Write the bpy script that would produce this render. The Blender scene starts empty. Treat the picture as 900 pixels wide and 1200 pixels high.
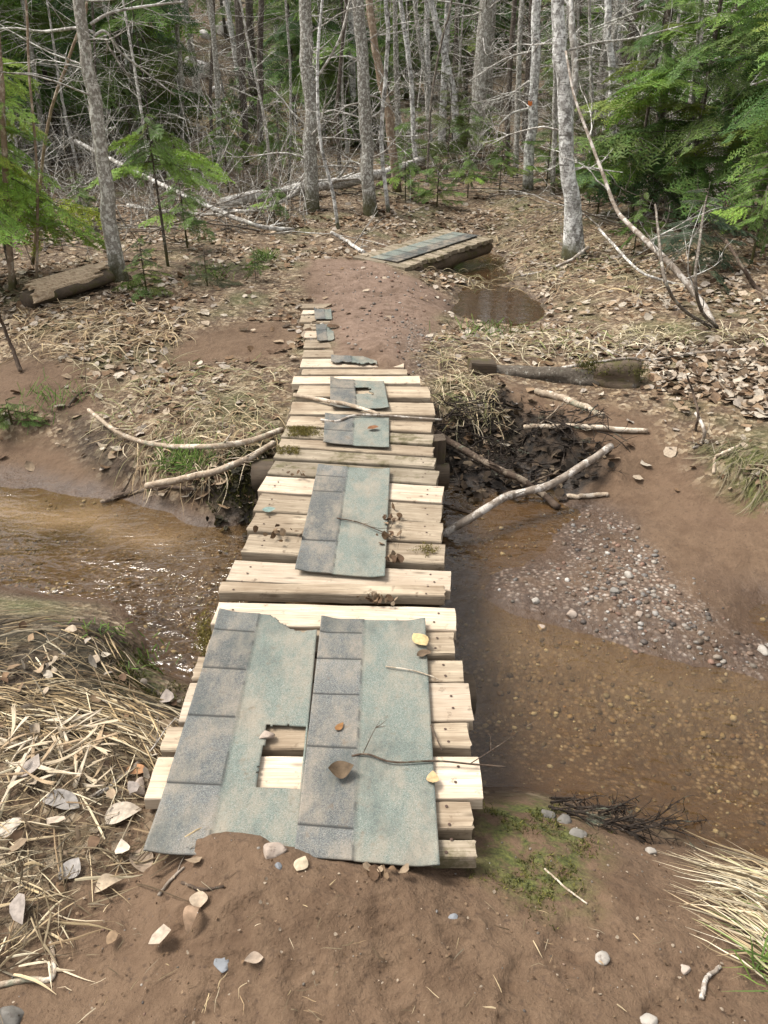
import bpy, math, random
import numpy as np
from mathutils import Vector

sc = bpy.context.scene
COL = sc.collection
RNG = np.random.default_rng(7)
random.seed(7)

# ------------------------------------------------------------------ camera
H = 1.55
PITCH = math.radians(29.2)
F = 900.0                      # focal length in units of the 900 x 1200 frame
CAM = np.array([0.0, 0.0, H])
FWD = np.array([0.0, math.cos(PITCH), -math.sin(PITCH)])
UP = np.array([0.0, math.sin(PITCH), math.cos(PITCH)])
RGT = np.array([1.0, 0.0, 0.0])
cam_d = bpy.data.cameras.new("camera")
cam = bpy.data.objects.new("camera", cam_d)
COL.objects.link(cam)
cam.location = CAM
cam.rotation_euler = (math.pi / 2 - PITCH, 0, 0)
cam_d.sensor_fit = 'VERTICAL'
cam_d.sensor_height = 24.0
cam_d.lens = F / 1200.0 * 24.0
cam_d.clip_end = 600.0
cam_d.clip_start = 0.02
sc.camera = cam


def ray(px, py):
    return FWD + RGT * ((px - 450.0) / F) + UP * ((600.0 - py) / F)


def P(px, py, z=0.0):
    """point on the level plane z"""
    d = ray(px, py)
    t = (z - H) / d[2]
    return CAM + d * t


def V(px, py, Y):
    """point on the upright plane y = Y"""
    d = ray(px, py)
    return CAM + d * (Y / d[1])


def depth(p):
    return float(np.dot(np.asarray(p) - CAM, FWD))


def pxm(w, p):
    return w * depth(p) / F


# ------------------------------------------------------------------ noise
def _hash(ix, iy, seed):
    n = (ix.astype(np.int64) * 374761393 + iy.astype(np.int64) * 668265263 + seed * 974711) & 0xFFFFFFFF
    n = ((n ^ (n >> 13)) * 1274126177) & 0xFFFFFFFF
    n = (n ^ (n >> 16)) & 0xFFFF
    return n / 65535.0


def vnoise(x, y, s=0):
    x = np.asarray(x, float); y = np.asarray(y, float)
    ix = np.floor(x); iy = np.floor(y)
    fx = x - ix; fy = y - iy
    fx = fx * fx * (3 - 2 * fx); fy = fy * fy * (3 - 2 * fy)
    ix = ix.astype(np.int64); iy = iy.astype(np.int64)
    a = _hash(ix, iy, s); b = _hash(ix + 1, iy, s)
    c = _hash(ix, iy + 1, s); d = _hash(ix + 1, iy + 1, s)
    return (a + (b - a) * fx) * (1 - fy) + (c + (d - c) * fx) * fy


def fbm(x, y, s=0, o=4):
    v = 0; a = 0.5
    for k in range(o):
        v = v + a * (vnoise(x, y, s + k * 17) - 0.5)
        x = x * 2.03 + 3.1; y = y * 2.03 - 1.7; a *= 0.5
    return v


def sstep(a, b, x):
    t = np.clip((x - a) / (b - a), 0, 1)
    return t * t * (3 - 2 * t)


# ------------------------------------------------------------------ terrain height
ZW = -0.38      # level of the stream
ZP = -0.165     # level of the pool by the second bridge
CP = [  # (px, py, z)
    (280, 1012, .045), (350, 1018, .045), (430, 1045, .035), (500, 1045, .0), (565, 1035, -.07), (250, 985, .040), (232, 990, .040), (300, 998, .042), (345, 1001, .040), (400, 1022, .034), (460, 1028, .020),
    (215, 965, -.01), (290, 968, -.01), (345, 975, -.01), (400, 995, -.01), (440, 1002, -.01), (188, 1008, -.035), (210, 1000, -.0), (500, 1012, -.04), (100, 1040, -.02), (100, 1150, -.02), (450, 1130, .02), (800, 1150, -.06),
    (450, 1195, .01), (700, 1050, -.1), (620, 1000, -.12), (600, 950, -.17), (640, 945, -.24),
    (760, 1010, -.2), (860, 1050, -.15), (160, 960, -.05), (100, 940, -.03), (150, 880, -.06), (175, 850, -.11),
    (60, 820, -.05), (100, 760, -.12), (20, 730, -.15), (130, 738, -.2), (190, 815, -.24),
    (300, 960, -.12), (400, 960, -.12), (500, 960, -.13), (560, 965, -.14),
    # near shores of the stream, at its level
    (0, 690, ZW), (70, 698, ZW), (150, 712, ZW), (172, 780, ZW), (222, 800, ZW), (300, 830, ZW), (450, 870, ZW), (560, 925, ZW),
    (650, 938, ZW), (740, 962, ZW), (830, 990, ZW), (900, 1005, ZW),
    # bed
    (0, 640, -.47), (90, 640, -.47), (190, 680, -.47), (215, 740, -.5), (350, 700, -.5), (450, 760, -.5), (600, 800, -.46),
    (700, 860, -.49), (800, 900, -.49), (900, 930, -.48), (620, 890, -.47), (560, 850, -.5), (820, 830, -.43), (400, 630, -.47),
    (480, 600, -.42), (900, 850, -.45), (420, 790, -.5),
    # far shores
    (0, 568, ZW), (100, 583, ZW), (200, 600, ZW), (290, 612, ZW), (400, 570, ZW), (480, 560, ZW),
    (600, 718, ZW), (680, 742, ZW), (770, 772, ZW), (900, 797, ZW),
    (580, 630, -.405), (540, 655, -.42), (625, 640, -.395), (540, 705, -.41), (570, 600, ZW), (650, 625, ZW), (622, 662, ZW), (575, 680, ZW),
    (650, 690, -.35), (700, 640, -.35), (720, 690, -.325), (800, 740, -.345), (860, 765, -.36), (600, 695, -.355),
    (750, 560, -.29), (830, 620, -.3), (880, 670, -.34), (893, 722, -.395), (840, 690, -.34), (780, 640, -.33), (870, 590, -.26),
    (850, 525, -.14), (895, 560, -.12), (880, 520, -.06),
    (620, 452, -.13), (700, 480, -.15), (760, 530, -.21), (725, 550, -.25), (660, 500, -.16), (590, 462, -.13),
    (600, 520, -.32), (660, 565, -.36), (705, 595, -.365), (550, 520, -.3), (620, 545, -.35), (560, 560, -.36),
    (650, 430, -.1), (800, 430, -.05), (850, 480, -.07), (700, 395, -.03), (890, 440, -.02), (780, 390, -.02),
    # pool beyond
    (580, 360, -.215), (548, 370, -.2), (615, 374, -.195), (575, 312, -.22), (552, 300, -.22), (590, 330, -.2), (560, 345, -.2),
    (512, 360, -.06), (480, 330, 0), (645, 335, -.09), (660, 378, -.09), (540, 392, -.09), (600, 395, -.09), (500, 315, -.06),
    (530, 325, -.1), (620, 300, -.06), (600, 280, -.05), (470, 310, -.01),
    # left
    (270, 405, -.05), (200, 430, -.11), (80, 450, -.13), (20, 450, -.12), (30, 520, -.28), (60, 550, -.33), (150, 575, -.355),
    (120, 510, -.2), (200, 505, -.13), (260, 490, -.1), (230, 550, -.2), (285, 545, -.17), (280, 590, -.3), (150, 545, -.25),
    (340, 440, -.07), (330, 480, -.1), (340, 400, -.05), (342, 370, -.04), (310, 520, -.15), (30, 480, -.16),
    (510, 440, -.08), (530, 470, -.13), (535, 500, -.21), (500, 410, -.02),
    (430, 400, .035), (410, 375, .035), (450, 422, .02), (392, 410, .0), (392, 380, .0), (372, 372, -.02), (372, 400, -.022), (366, 346, .015),
    (430, 330, .02), (400, 310, .03), (420, 445, -.07), (480, 470, -.09), (360, 470, -.09), (400, 500, -.14), (470, 520, -.2), (350, 530, -.2),
    (100, 330, .03), (200, 290, .06), (300, 260, .05), (50, 380, .0), (200, 370, .0), (120, 400, -.03), (100, 240, .12), (400, 270, .05),
    (750, 350, 0), (850, 330, .1), (800, 280, .15), (700, 260, .12), (880, 260, .3), (540, 240, .08), (450, 240, .1), (640, 250, .08), (860, 375, .03),
]
CW = [  # world (x, y, z)
    (0, 0, .0), (0, -5, 0), (-4, 0, 0), (4, 0, -.05), (-8, -4, .2), (8, -4, .1), (0, -30, 1.5), (-30, -25, 2), (30, -25, 2),
    (-3.2, 3.3, -.48), (-6, 3.4, -.48), (-10, 3.9, -.48), (-16, 5, -.48), (-5, 5.2, -.2), (-10, 5.6, -.15), (-5, 2.1, -.12), (-10, 2.3, -.1), (-3, 4.4, -.3),
    (-3.0, 2.4, -.25), (3, 1.75, -.48), (5, 1.7, -.48), (9, 1.4, -.48), (16, 0, -.48), (3, 2.9, -.33), (5, 3.1, -.25), (9, 3, -.2), (3, .7, -.12), (6, .6, -.1), (10, 0, -.1),
    (-1.6, 3.1, -.48), (2.2, 2.0, -.48),
    (-9, 12, .25), (-4, 15, .28), (0, 16, .25), (4, 15, .28), (9, 13, .45), (-9, 20, .75), (-5, 21, .7), (0, 22, .45), (5, 22, .6), (12, 20, 1.0),
    (-10, 25, .8), (-5, 25, .8), (-10, 30, 3.2), (-5, 32, 3.0), (0, 32, 1.6), (8, 32, 2.2), (16, 30, 3), (-20, 20, 2), (20, 15, 1.2), (-20, 10, .6), (-14, 8, .2), (14, 7, .2),
    (-15, 45, 9), (0, 48, 6), (15, 45, 7), (-40, 40, 12), (40, 40, 12), (-45, 0, 4), (45, 0, 4), (0, 80, 16), (-50, 80, 20), (50, 80, 20),
    (-120, 120, 26), (120, 120, 26), (0, 140, 26), (-120, 0, 14), (120, 0, 14), (0, -100, 8), (-100, -100, 12), (100, -100, 12),
]
_ctrl = [tuple(P(a, b, z)) for a, b, z in CP] + CW
CX = np.array([c[0] for c in _ctrl]); CY = np.array([c[1] for c in _ctrl]); CZ = np.array([c[2] for c in _ctrl])


def _kern(dx, dy):
    return np.sqrt(dx * dx + dy * dy + 0.0016)


_A = _kern(CX[:, None] - CX[None], CY[:, None] - CY[None])
NC = len(CX)
_M = np.zeros((NC + 1, NC + 1)); _M[:NC, :NC] = _A - np.eye(NC) * 0.012; _M[:NC, NC] = 1; _M[NC, :NC] = 1
_W = np.linalg.solve(_M, np.append(CZ, 0))


STEPS = [(-.32, .86, 1.4), (.02, .93, 1.7), (.25, .80, 1.2), (-.12, .78, 1.9), (.42, 1.02, 1.0), (-.45, 1.06, 1.9), (.62, .88, .7), (.16, 1.08, 1.5)]


def hgt(x, y):
    x = np.atleast_1d(np.asarray(x, float)); y = np.atleast_1d(np.asarray(y, float))
    shp = x.shape; x = x.ravel(); y = y.ravel()
    z = np.empty_like(x)
    for a in range(0, len(x), 40000):
        s = slice(a, a + 40000)
        z[s] = _kern(x[s, None] - CX[None], y[s, None] - CY[None]) @ _W[:NC] + _W[NC]
    rough = 0.35 + 0.65 * sstep(4.6, 6.5, y) + 1.2 * sstep(9, 16, y)
    z = z + fbm(x * 1.7, y * 1.7, 3) * 0.075 * rough + fbm(x * 7, y * 7, 11, 4) * 0.03 * (0.55 + 0.45 * sstep(4, 7, y))
    z = z + fbm(x * 38, y * 38, 23, 3) * 0.006
    z = z + (1 - sstep(1.3, 1.9, y)) * sstep(-3, -1, y) * fbm(x * 12 + 3, y * 15, 29, 4) * .028
    for fx, fy, fa in STEPS:
        ux = (x - fx) * math.cos(fa) + (y - fy) * math.sin(fa); uy = -(x - fx) * math.sin(fa) + (y - fy) * math.cos(fa)
        wd = .048 - .012 * np.cos(ux * 22)
        ins = sstep(1.15, .85, np.sqrt((ux / .145) ** 2 + (uy / wd) ** 2))
        z = z - ins * (.006 + .0025 * np.sign(np.sin(ux * 190 + uy * 60))) * (.6 + vnoise(x * 20, y * 20, 3) * .8)
        z = z + .003 * sstep(1.5, 1.15, np.sqrt((ux / .145) ** 2 + (uy / wd) ** 2)) * (1 - ins)
    return z.reshape(shp)


GT = np.concatenate([np.geomspace(.8, 14, 150), np.geomspace(14.2, 90, 60)])


def G(px, py):
    """where the sight line through a pixel meets the ground"""
    d = ray(px, py)
    ts = GT
    for rep in range(2):
        pts = CAM[None] + ts[:, None] * d[None]
        dz = pts[:, 2] - hgt(pts[:, 0], pts[:, 1])
        k = int(np.argmax(dz < 0))
        if dz[k] >= 0: return CAM + d * 40
        if k == 0: return pts[0]
        if rep == 0: ts = np.linspace(ts[k - 1], ts[k], 20)
    a = dz[k - 1] / (dz[k - 1] - dz[k])
    return pts[k - 1] + (pts[k] - pts[k - 1]) * a


def GH(x, y):
    return float(hgt(x, y)[0])


# ------------------------------------------------------------------ mesh builder
class MB:
    def __init__(s):
        s.v = []; s.t = []; s.q = []; s.c = []; s.n = 0

    def add(s, v, q=None, t=None, col=None):
        v = np.asarray(v, float)
        s.v.append(v)
        if q is not None and len(q): s.q.append(np.asarray(q, int) + s.n)
        if t is not None and len(t): s.t.append(np.asarray(t, int) + s.n)
        if col is not None:
            c = np.asarray(col, float)
            if c.ndim == 1: c = np.broadcast_to(c, (len(v), 3))
            s.c.append(c)
        s.n += len(v)
        return s

    def build(s, name, mat, parent=None, smooth=True, org=None):
        me = bpy.data.meshes.new(name)
        v = np.concatenate(s.v) if s.v else np.zeros((0, 3))
        if org is not None: v = v - np.asarray(org)
        q = np.concatenate(s.q) if s.q else np.zeros((0, 4), int)
        t = np.concatenate(s.t) if s.t else np.zeros((0, 3), int)
        me.vertices.add(len(v)); me.vertices.foreach_set('co', v.astype(np.float32).ravel())
        loops = np.concatenate([q.ravel(), t.ravel()]).astype(np.int32)
        me.loops.add(len(loops)); me.loops.foreach_set('vertex_index', loops)
        tot = np.concatenate([np.full(len(q), 4), np.full(len(t), 3)]).astype(np.int32)
        st = np.concatenate([[0], np.cumsum(tot)[:-1]]).astype(np.int32) if len(tot) else tot
        me.polygons.add(len(tot)); me.polygons.foreach_set('loop_start', st)
        me.polygons.foreach_set('use_smooth', np.full(len(tot), smooth, bool))
        if s.c:
            at = me.attributes.new('Col', 'FLOAT_COLOR', 'POINT')
            c = np.concatenate(s.c); c = np.concatenate([c, np.ones((len(c), 1))], 1)
            at.data.foreach_set('color', c.astype(np.float32).ravel())
        me.update(calc_edges=True); me.validate()
        me.materials.append(mat)
        o = bpy.data.objects.new(name, me); COL.objects.link(o)
        if org is not None and parent is None: o.location = org
        if parent is not None: o.parent = parent
        return o


def tag(o, label=None, cat=None, group=None, kind=None):
    if label: o['label'] = label
    if cat: o['category'] = cat
    if group: o['group'] = group
    if kind: o['kind'] = kind
    return o


def empty(name, loc, label=None, cat=None, group=None):
    o = bpy.data.objects.new(name, None); COL.objects.link(o)
    o.location = loc; o.empty_display_size = 0.1
    return tag(o, label, cat, group)


def copy_tree(o, parent=None):
    c = o.copy(); COL.objects.link(c)
    if parent is not None: c.parent = parent
    for ch in list(o.children):
        copy_tree(ch, c)
    return c


def spline(pts, n):
    """smooth curve through the points"""
    p = np.asarray(pts, float)
    if len(p) < 3:
        t = np.linspace(0, 1, n)[:, None]
        return p[0] * (1 - t) + p[-1] * t
    p = np.vstack([2 * p[0] - p[1], p, 2 * p[-1] - p[-2]])
    m = len(p) - 3
    u = np.linspace(0, m - 1e-6, n); k = u.astype(int); t = (u - k)[:, None]
    a, b, c, d = p[k], p[k + 1], p[k + 2], p[k + 3]
    return 0.5 * (2 * b + (c - a) * t + (2 * a - 5 * b + 4 * c - d) * t * t + (3 * b - a - 3 * c + d) * t ** 3)


def tube(mb, pts, r, sides=6, rough=0.0, seed=0, cap=True, col=None, flat=1.0):
    pts = np.asarray(pts, float); n = len(pts)
    r = np.broadcast_to(np.asarray(r, float), (n,)) if np.ndim(r) == 0 else np.interp(np.linspace(0, 1, n), np.linspace(0, 1, len(r)), r)
    tg = np.gradient(pts, axis=0); tg /= np.linalg.norm(tg, axis=1)[:, None] + 1e-12
    ref = np.array([0.31, 0.23, 0.92]) if abs(tg[0, 2]) < 0.85 else np.array([0.95, 0.3, 0.1])
    a = np.cross(tg, ref); a /= np.linalg.norm(a, axis=1)[:, None] + 1e-12
    b = np.cross(a, tg)
    th = np.linspace(0, 2 * math.pi, sides, endpoint=False)
    rr = r[:, None] * np.ones(sides)[None]
    if rough:
        L = np.concatenate([[0], np.cumsum(np.linalg.norm(np.diff(pts, axis=0), axis=1))])
        rm = max(r.max(), 1e-4)
        rr = rr * (1 + rough * 2 * fbm((th[None] / math.pi * 3) + L[:, None] * 0, L[:, None] / rm * 0.35 + 0 * th[None], seed, 3)
                   + rough * (vnoise(np.cos(th)[None] * 1.5 + 7 + 0 * L[:, None], np.sin(th)[None] * 1.5 + L[:, None] / rm * 0.25, seed + 5) - .5))
    v = pts[:, None] + rr[..., None] * (np.cos(th)[None, :, None] * a[:, None] + flat * np.sin(th)[None, :, None] * b[:, None])
    v = v.reshape(-1, 3)
    i = np.arange(n - 1)[:, None] * sides; j = np.arange(sides)[None]; j2 = (j + 1) % sides
    q = np.stack([i + j, i + j2, i + sides + j2, i + sides + j], -1).reshape(-1, 4)
    t = None
    if cap:
        v = np.vstack([v, pts[0], pts[-1]])
        j = np.arange(sides); j2 = (j + 1) % sides; e = (n - 1) * sides
        t = np.vstack([np.stack([j2, j, np.full(sides, n * sides)], 1), np.stack([e + j, e + j2, np.full(sides, n * sides + 1)], 1)])
    mb.add(v, q, t, col)


def bar(L, W, T, seed=0, nx=26, wob=0.004, bev=0.005, endr=0.006):
    """a sawn board along x, top at z = 0: worn edges, ragged ends"""
    w, t = W / 2, T
    prof = np.array([(-w + bev, 0), (-w / 3, 0), (w / 3, 0), (w - bev, 0), (w - bev * .3, -bev * .3), (w, -bev), (w, -t + bev), (w - bev, -t), (-w + bev, -t), (-w, -t + bev), (-w, -bev), (-w + bev * .3, -bev * .3)])
    m = len(prof)
    xs = np.linspace(-L / 2, L / 2, nx)
    rg = np.random.default_rng(seed)
    v = np.zeros((nx, m, 3))
    ph = rg.random() * 100
    for k in range(m):
        e = fbm(xs * 7 + ph, np.full(nx, k * .13 + ph), seed, 3)
        v[:, k, 0] = xs
        v[:, k, 1] = prof[k, 0] + wob * 2 * e * (1 if k > 2 else .5) + 0.006 * fbm(xs * 1.5 + ph, xs * 0 + (1 if prof[k, 0] > 0 else 5), seed + 2, 2)
        v[:, k, 2] = prof[k, 1] + wob * 1.2 * fbm(xs * 5 + ph + 9, np.full(nx, prof[k, 0] * 30), seed + 1, 3)
    v[0, :, 0] += endr * (rg.random(m) - .5) * 2
    v[-1, :, 0] += endr * (rg.random(m) - .5) * 2
    v = np.concatenate([v.reshape(-1, 3), [v[0].mean(0)], [v[-1].mean(0)]])
    i = np.arange(nx - 1)[:, None] * m; j = np.arange(m)[None]; j2 = (j + 1) % m
    q = np.stack([i + j, i + j2, i + m + j2, i + m + j], -1).reshape(-1, 4)[:, ::-1]
    j = np.arange(m); j2 = (j + 1) % m; e = (nx - 1) * m
    t = np.vstack([np.stack([j, j2, np.full(m, nx * m)], 1), np.stack([e + j2, e + j, np.full(m, nx * m + 1)], 1)])
    return v, q, t


import bmesh
_bm = bmesh.new(); bmesh.ops.create_icosphere(_bm, subdivisions=1, radius=1)
ICO1 = (np.array([v.co[:] for v in _bm.verts]), np.array([[v.index for v in f.verts] for f in _bm.faces])); _bm.free()
_bm = bmesh.new(); bmesh.ops.create_icosphere(_bm, subdivisions=3, radius=1)
ICO3 = (np.array([v.co[:] for v in _bm.verts]), np.array([[v.index for v in f.verts] for f in _bm.faces])); _bm.free()


def n3(v, s, seed):
    return fbm(v[:, 0] * s + v[:, 2] * s * .7 + 5, v[:, 1] * s - v[:, 2] * s * .6 + 9, seed, 3)


def rock(mb, c, size, seed, hi=False, col=None, rz=None):
    v, t = ICO3 if hi else ICO1
    rg = np.random.default_rng(seed)
    v = v * (1 + .9 * n3(v, 1.1, seed))[:, None]
    for k in range(9 if hi else 2):     # knock flats off it
        d = rg.normal(size=3); d /= np.linalg.norm(d)
        s = v @ d; m = .5 + .3 * rg.random()
        v = v - np.maximum(s - m, 0)[:, None] * d * .92
    v = v * np.asarray(size)
    a = rg.random() * 6.28 if rz is None else rz
    v = np.stack([v[:, 0] * math.cos(a) - v[:, 1] * math.sin(a), v[:, 0] * math.sin(a) + v[:, 1] * math.cos(a), v[:, 2]], 1)
    mb.add(v + np.asarray(c), None, t, col)


# ------------------------------------------------------------------ materials
class N:
    def __init__(s, name):
        s.m = bpy.data.materials.new(name); s.m.use_nodes = True
        s.nt = s.m.node_tree; s.b = s.nt.nodes['Principled BSDF']
        s.tc = s.nt.nodes.new('ShaderNodeTexCoord')
        s.obj = s.tc.outputs['Object']

    def new(s, t): return s.nt.nodes.new(t)
    def link(s, a, b): s.nt.links.new(a, b)

    def map(s, vec=None, scale=(1, 1, 1), loc=(0, 0, 0)):
        n = s.new('ShaderNodeMapping'); n.inputs['Scale'].default_value = scale; n.inputs['Location'].default_value = loc
        s.link(vec or s.obj, n.inputs['Vector']); return n.outputs['Vector']

    def noise(s, scale, det=4, rough=.55, vec=None, dist=0, out='Fac'):
        n = s.new('ShaderNodeTexNoise'); n.inputs['Scale'].default_value = scale; n.inputs['Detail'].default_value = det
        n.inputs['Roughness'].default_value = rough; n.inputs['Distortion'].default_value = dist
        s.link(vec or s.obj, n.inputs['Vector']); return n.outputs[out]

    def vor(s, scale, vec=None, feat='F1', out='Distance', rnd=1.0):
        n = s.new('ShaderNodeTexVoronoi'); n.inputs['Scale'].default_value = scale; n.feature = feat
        n.inputs['Randomness'].default_value = rnd
        s.link(vec or s.obj, n.inputs['Vector']); return n.outputs[out]

    def ramp(s, fac, stops, interp='LINEAR'):
        n = s.new('ShaderNodeValToRGB'); r = n.color_ramp; r.interpolation = interp
        while len(r.elements) < len(stops): r.elements.new(.5)
        for e, (p, c) in zip(r.elements, stops):
            e.position = p; e.color = (c, c, c, 1) if np.ndim(c) == 0 else (*c, 1)
        s.link(fac, n.inputs['Fac']); return n.outputs['Color']

    def mix(s, fac, a, b, mode='MIX'):
        n = s.new('ShaderNodeMix'); n.data_type = 'RGBA'; n.blend_type = mode
        for sock, val in ((n.inputs['Factor'], fac), (n.inputs['A'], a), (n.inputs['B'], b)):
            if sock.name == 'Factor': pass
            if isinstance(val, (int, float)):
                if sock.type == 'RGBA': sock.default_value = (val, val, val, 1)
                else: sock.default_value = val
            elif isinstance(val, tuple): sock.default_value = (*val, 1)
            else: s.link(val, sock)
        return n.outputs['Result']

    def math(s, op, a, b=0.0):
        n = s.new('ShaderNodeMath'); n.operation = op
        for sock, val in ((n.inputs[0], a), (n.inputs[1], b)):
            if isinstance(val, (int, float)): sock.default_value = val
            else: s.link(val, sock)
        return n.outputs[0]

    def attr(s, name, out='Fac'):
        n = s.new('ShaderNodeAttribute'); n.attribute_name = name; return n.outputs[out]

    def rnd(s):
        return s.new('ShaderNodeObjectInfo').outputs['Random']

    def bump(s, h, strength=.5, dist=.01, nrm=None):
        n = s.new('ShaderNodeBump'); n.inputs['Strength'].default_value = strength; n.inputs['Distance'].default_value = dist
        s.link(h, n.inputs['Height'])
        if nrm: s.link(nrm, n.inputs['Normal'])
        return n.outputs['Normal']

    def done(s, col=None, rough=.8, nrm=None, spec=.3):
        if col is not None:
            if isinstance(col, tuple): s.b.inputs['Base Color'].default_value = (*col, 1)
            else: s.link(col, s.b.inputs['Base Color'])
        if isinstance(rough, (int, float)): s.b.inputs['Roughness'].default_value = rough
        else: s.link(rough, s.b.inputs['Roughness'])
        s.b.inputs['Specular IOR Level'].default_value = spec
        if nrm: s.link(nrm, s.b.inputs['Normal'])
        return s.m

    def shifted(s, k=37.0):
        """object coordinates moved by a random amount per object"""
        n = s.new('ShaderNodeVectorMath'); n.operation = 'ADD'
        s.link(s.obj, n.inputs[0])
        c = s.new('ShaderNodeCombineXYZ'); m = s.math('MULTIPLY', s.rnd(), k)
        for i in range(3): s.link(m, c.inputs[i])
        s.link(c.outputs[0], n.inputs[1]); return n.outputs[0]


def m_ground():
    n = N('ground_soil')
    fine = n.noise(140, 3, .6); mid = n.noise(22, 5, .6); big = n.noise(2.3, 4, .6); grit = n.vor(210)
    sand = n.mix(n.ramp(mid, [(.3, 0), (.7, 1)]), (.076, .046, .026), (.128, .083, .050))
    sand = n.mix(n.ramp(big, [(.35, 0), (.7, 1)]), sand, (.112, .070, .042))
    sand = n.mix(n.ramp(n.noise(60, 4, .65), [(.56, 0), (.72, .8)]), sand, (.050, .031, .020))
    sand = n.mix(n.ramp(grit, [(.06, .55), (.14, 0)]), sand, (.24, .18, .13))
    red = n.mix(n.ramp(mid, [(.3, 0), (.7, 1)]), (.125, .080, .055), (.195, .134, .098))
    sand = n.mix(n.attr('red'), sand, red)
    sand = n.mix(n.ramp(n.noise(6.5, 5, .65, dist=.4), [(.48, 0), (.64, .6)]), sand, (.066, .038, .021))
    # forest floor: broken leaf pieces
    cell = n.vor(44, out='Color', vec=n.map(scale=(1, 1, .3)))
    sep = n.new('ShaderNodeSeparateColor'); n.link(cell, sep.inputs[0])
    leaf = n.ramp(sep.outputs[0], [(0, (.05, .031, .018)), (.4, (.13, .085, .048)), (.7, (.23, .17, .105)), (1, (.36, .29, .20))])
    leaf = n.mix(n.ramp(n.noise(9, 5, .6), [(.4, .75), (.62, 0)]), leaf, (.06, .038, .024))
    leaf = n.mix(n.ramp(n.noise(1.3, 4, .6), [(.50, 0), (.68, .6)]), leaf, (.065, .078, .026))
    lm = n.attr('leaf')
    col = n.mix(lm, sand, leaf)
    # gravel
    pe = n.new('ShaderNodeSeparateColor'); n.link(n.vor(58, out='Color'), pe.inputs[0])
    peb = n.ramp(pe.outputs[1], [(0, (.06, .045, .035)), (.35, (.15, .1, .07)), (.6, (.2, .16, .125)), (.8, (.27, .2, .15)), (1, (.4, .36, .31))])
    edge = n.ramp(n.vor(58), [(.25, 0), (.6, .85)])
    peb = n.mix(edge, peb, (.07, .045, .03))
    col = n.mix(n.math('MULTIPLY', n.attr('gravel'), n.ramp(n.noise(5, 4, .6), [(.36, 0), (.55, 1)])), col, peb)
    moss = n.mix(n.ramp(n.noise(90, 3), [(.35, 0), (.65, 1)]), (.035, .04, .012), (.10, .105, .028))
    mm = n.math('MULTIPLY', n.attr('moss'), n.ramp(n.noise(16, 5, .65), [(.42, 0), (.56, 1)]))
    col = n.mix(mm, col, moss)
    wet = n.attr('wet')
    col = n.mix(n.math('MULTIPLY', wet, .62), col, n.mix(1.0, col, (.42, .36, .33), 'MULTIPLY'))
    col = n.mix(n.math('MULTIPLY', n.attr('dark'), n.ramp(n.noise(11, 5, .65), [(.42, 1), (.80, .55)])), col, n.mix(n.ramp(mid, [(.4, 0), (.7, 1)]), (.009, .007, .005), (.030, .021, .014)))  # black peat colour that doubles as painted shade in the hollows
    nr = n.bump(fine, .45, .005)
    nr = n.bump(mid, .7, .02, nr)
    nr = n.bump(n.noise(55, 5, .65, dist=.6), .5, .010, nr)
    nr = n.bump(n.math('MULTIPLY', n.vor(44, vec=n.map(scale=(1, 1, .3))), lm), .5, .02, nr)
    rough = n.mix(wet, .92, .42)
    return n.done(col, rough, nr, .3)


def m_wood(name, lo, hi, dirt, dirt_amt, moss=0.0):
    n = N(name)
    v = n.shifted()
    g = n.noise(1, 6, .62, n.map(v, (3.0, 55, 55)), .6)
    g2 = n.noise(1, 5, .6, n.map(v, (9, 210, 210)))
    blot = n.noise(4.5, 5, .6, v)
    c = n.mix(n.ramp(g, [(.28, 0), (.72, 1)]), lo, hi)
    c = n.mix(n.ramp(g2, [(.50, 0), (.66, .55)]), c, tuple(x * .5 for x in lo))
    knots = n.ramp(n.vor(1, n.map(v, (5, 16, 16))), [(.05, .85), (.16, 0)])
    c = n.mix(knots, c, tuple(x * .42 for x in lo))
    c = n.mix(n.ramp(blot, [(.60 - dirt_amt * .3, 0), (.78, dirt_amt)]), c, dirt)
    c = n.mix(n.ramp(n.noise(26, 4, .65, v), [(.60, 0), (.72, .9 * dirt_amt)]), c, (.10, .065, .04))
    # each board its own tone
    tone = n.ramp(n.rnd(), [(0, .74), (.5, .92), (1, 1.0)])
    c = n.mix(1.0, c, tone, 'MULTIPLY')
    if moss:
        c = n.mix(n.ramp(n.noise(8, 5, .7, v), [(.5, 0), (.62, moss)]), c, (.06, .052, .016))
    nr = n.bump(g, .45, .006); nr = n.bump(g2, .3, .002, nr)
    return n.done(c, .82, nr, .25)


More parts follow.
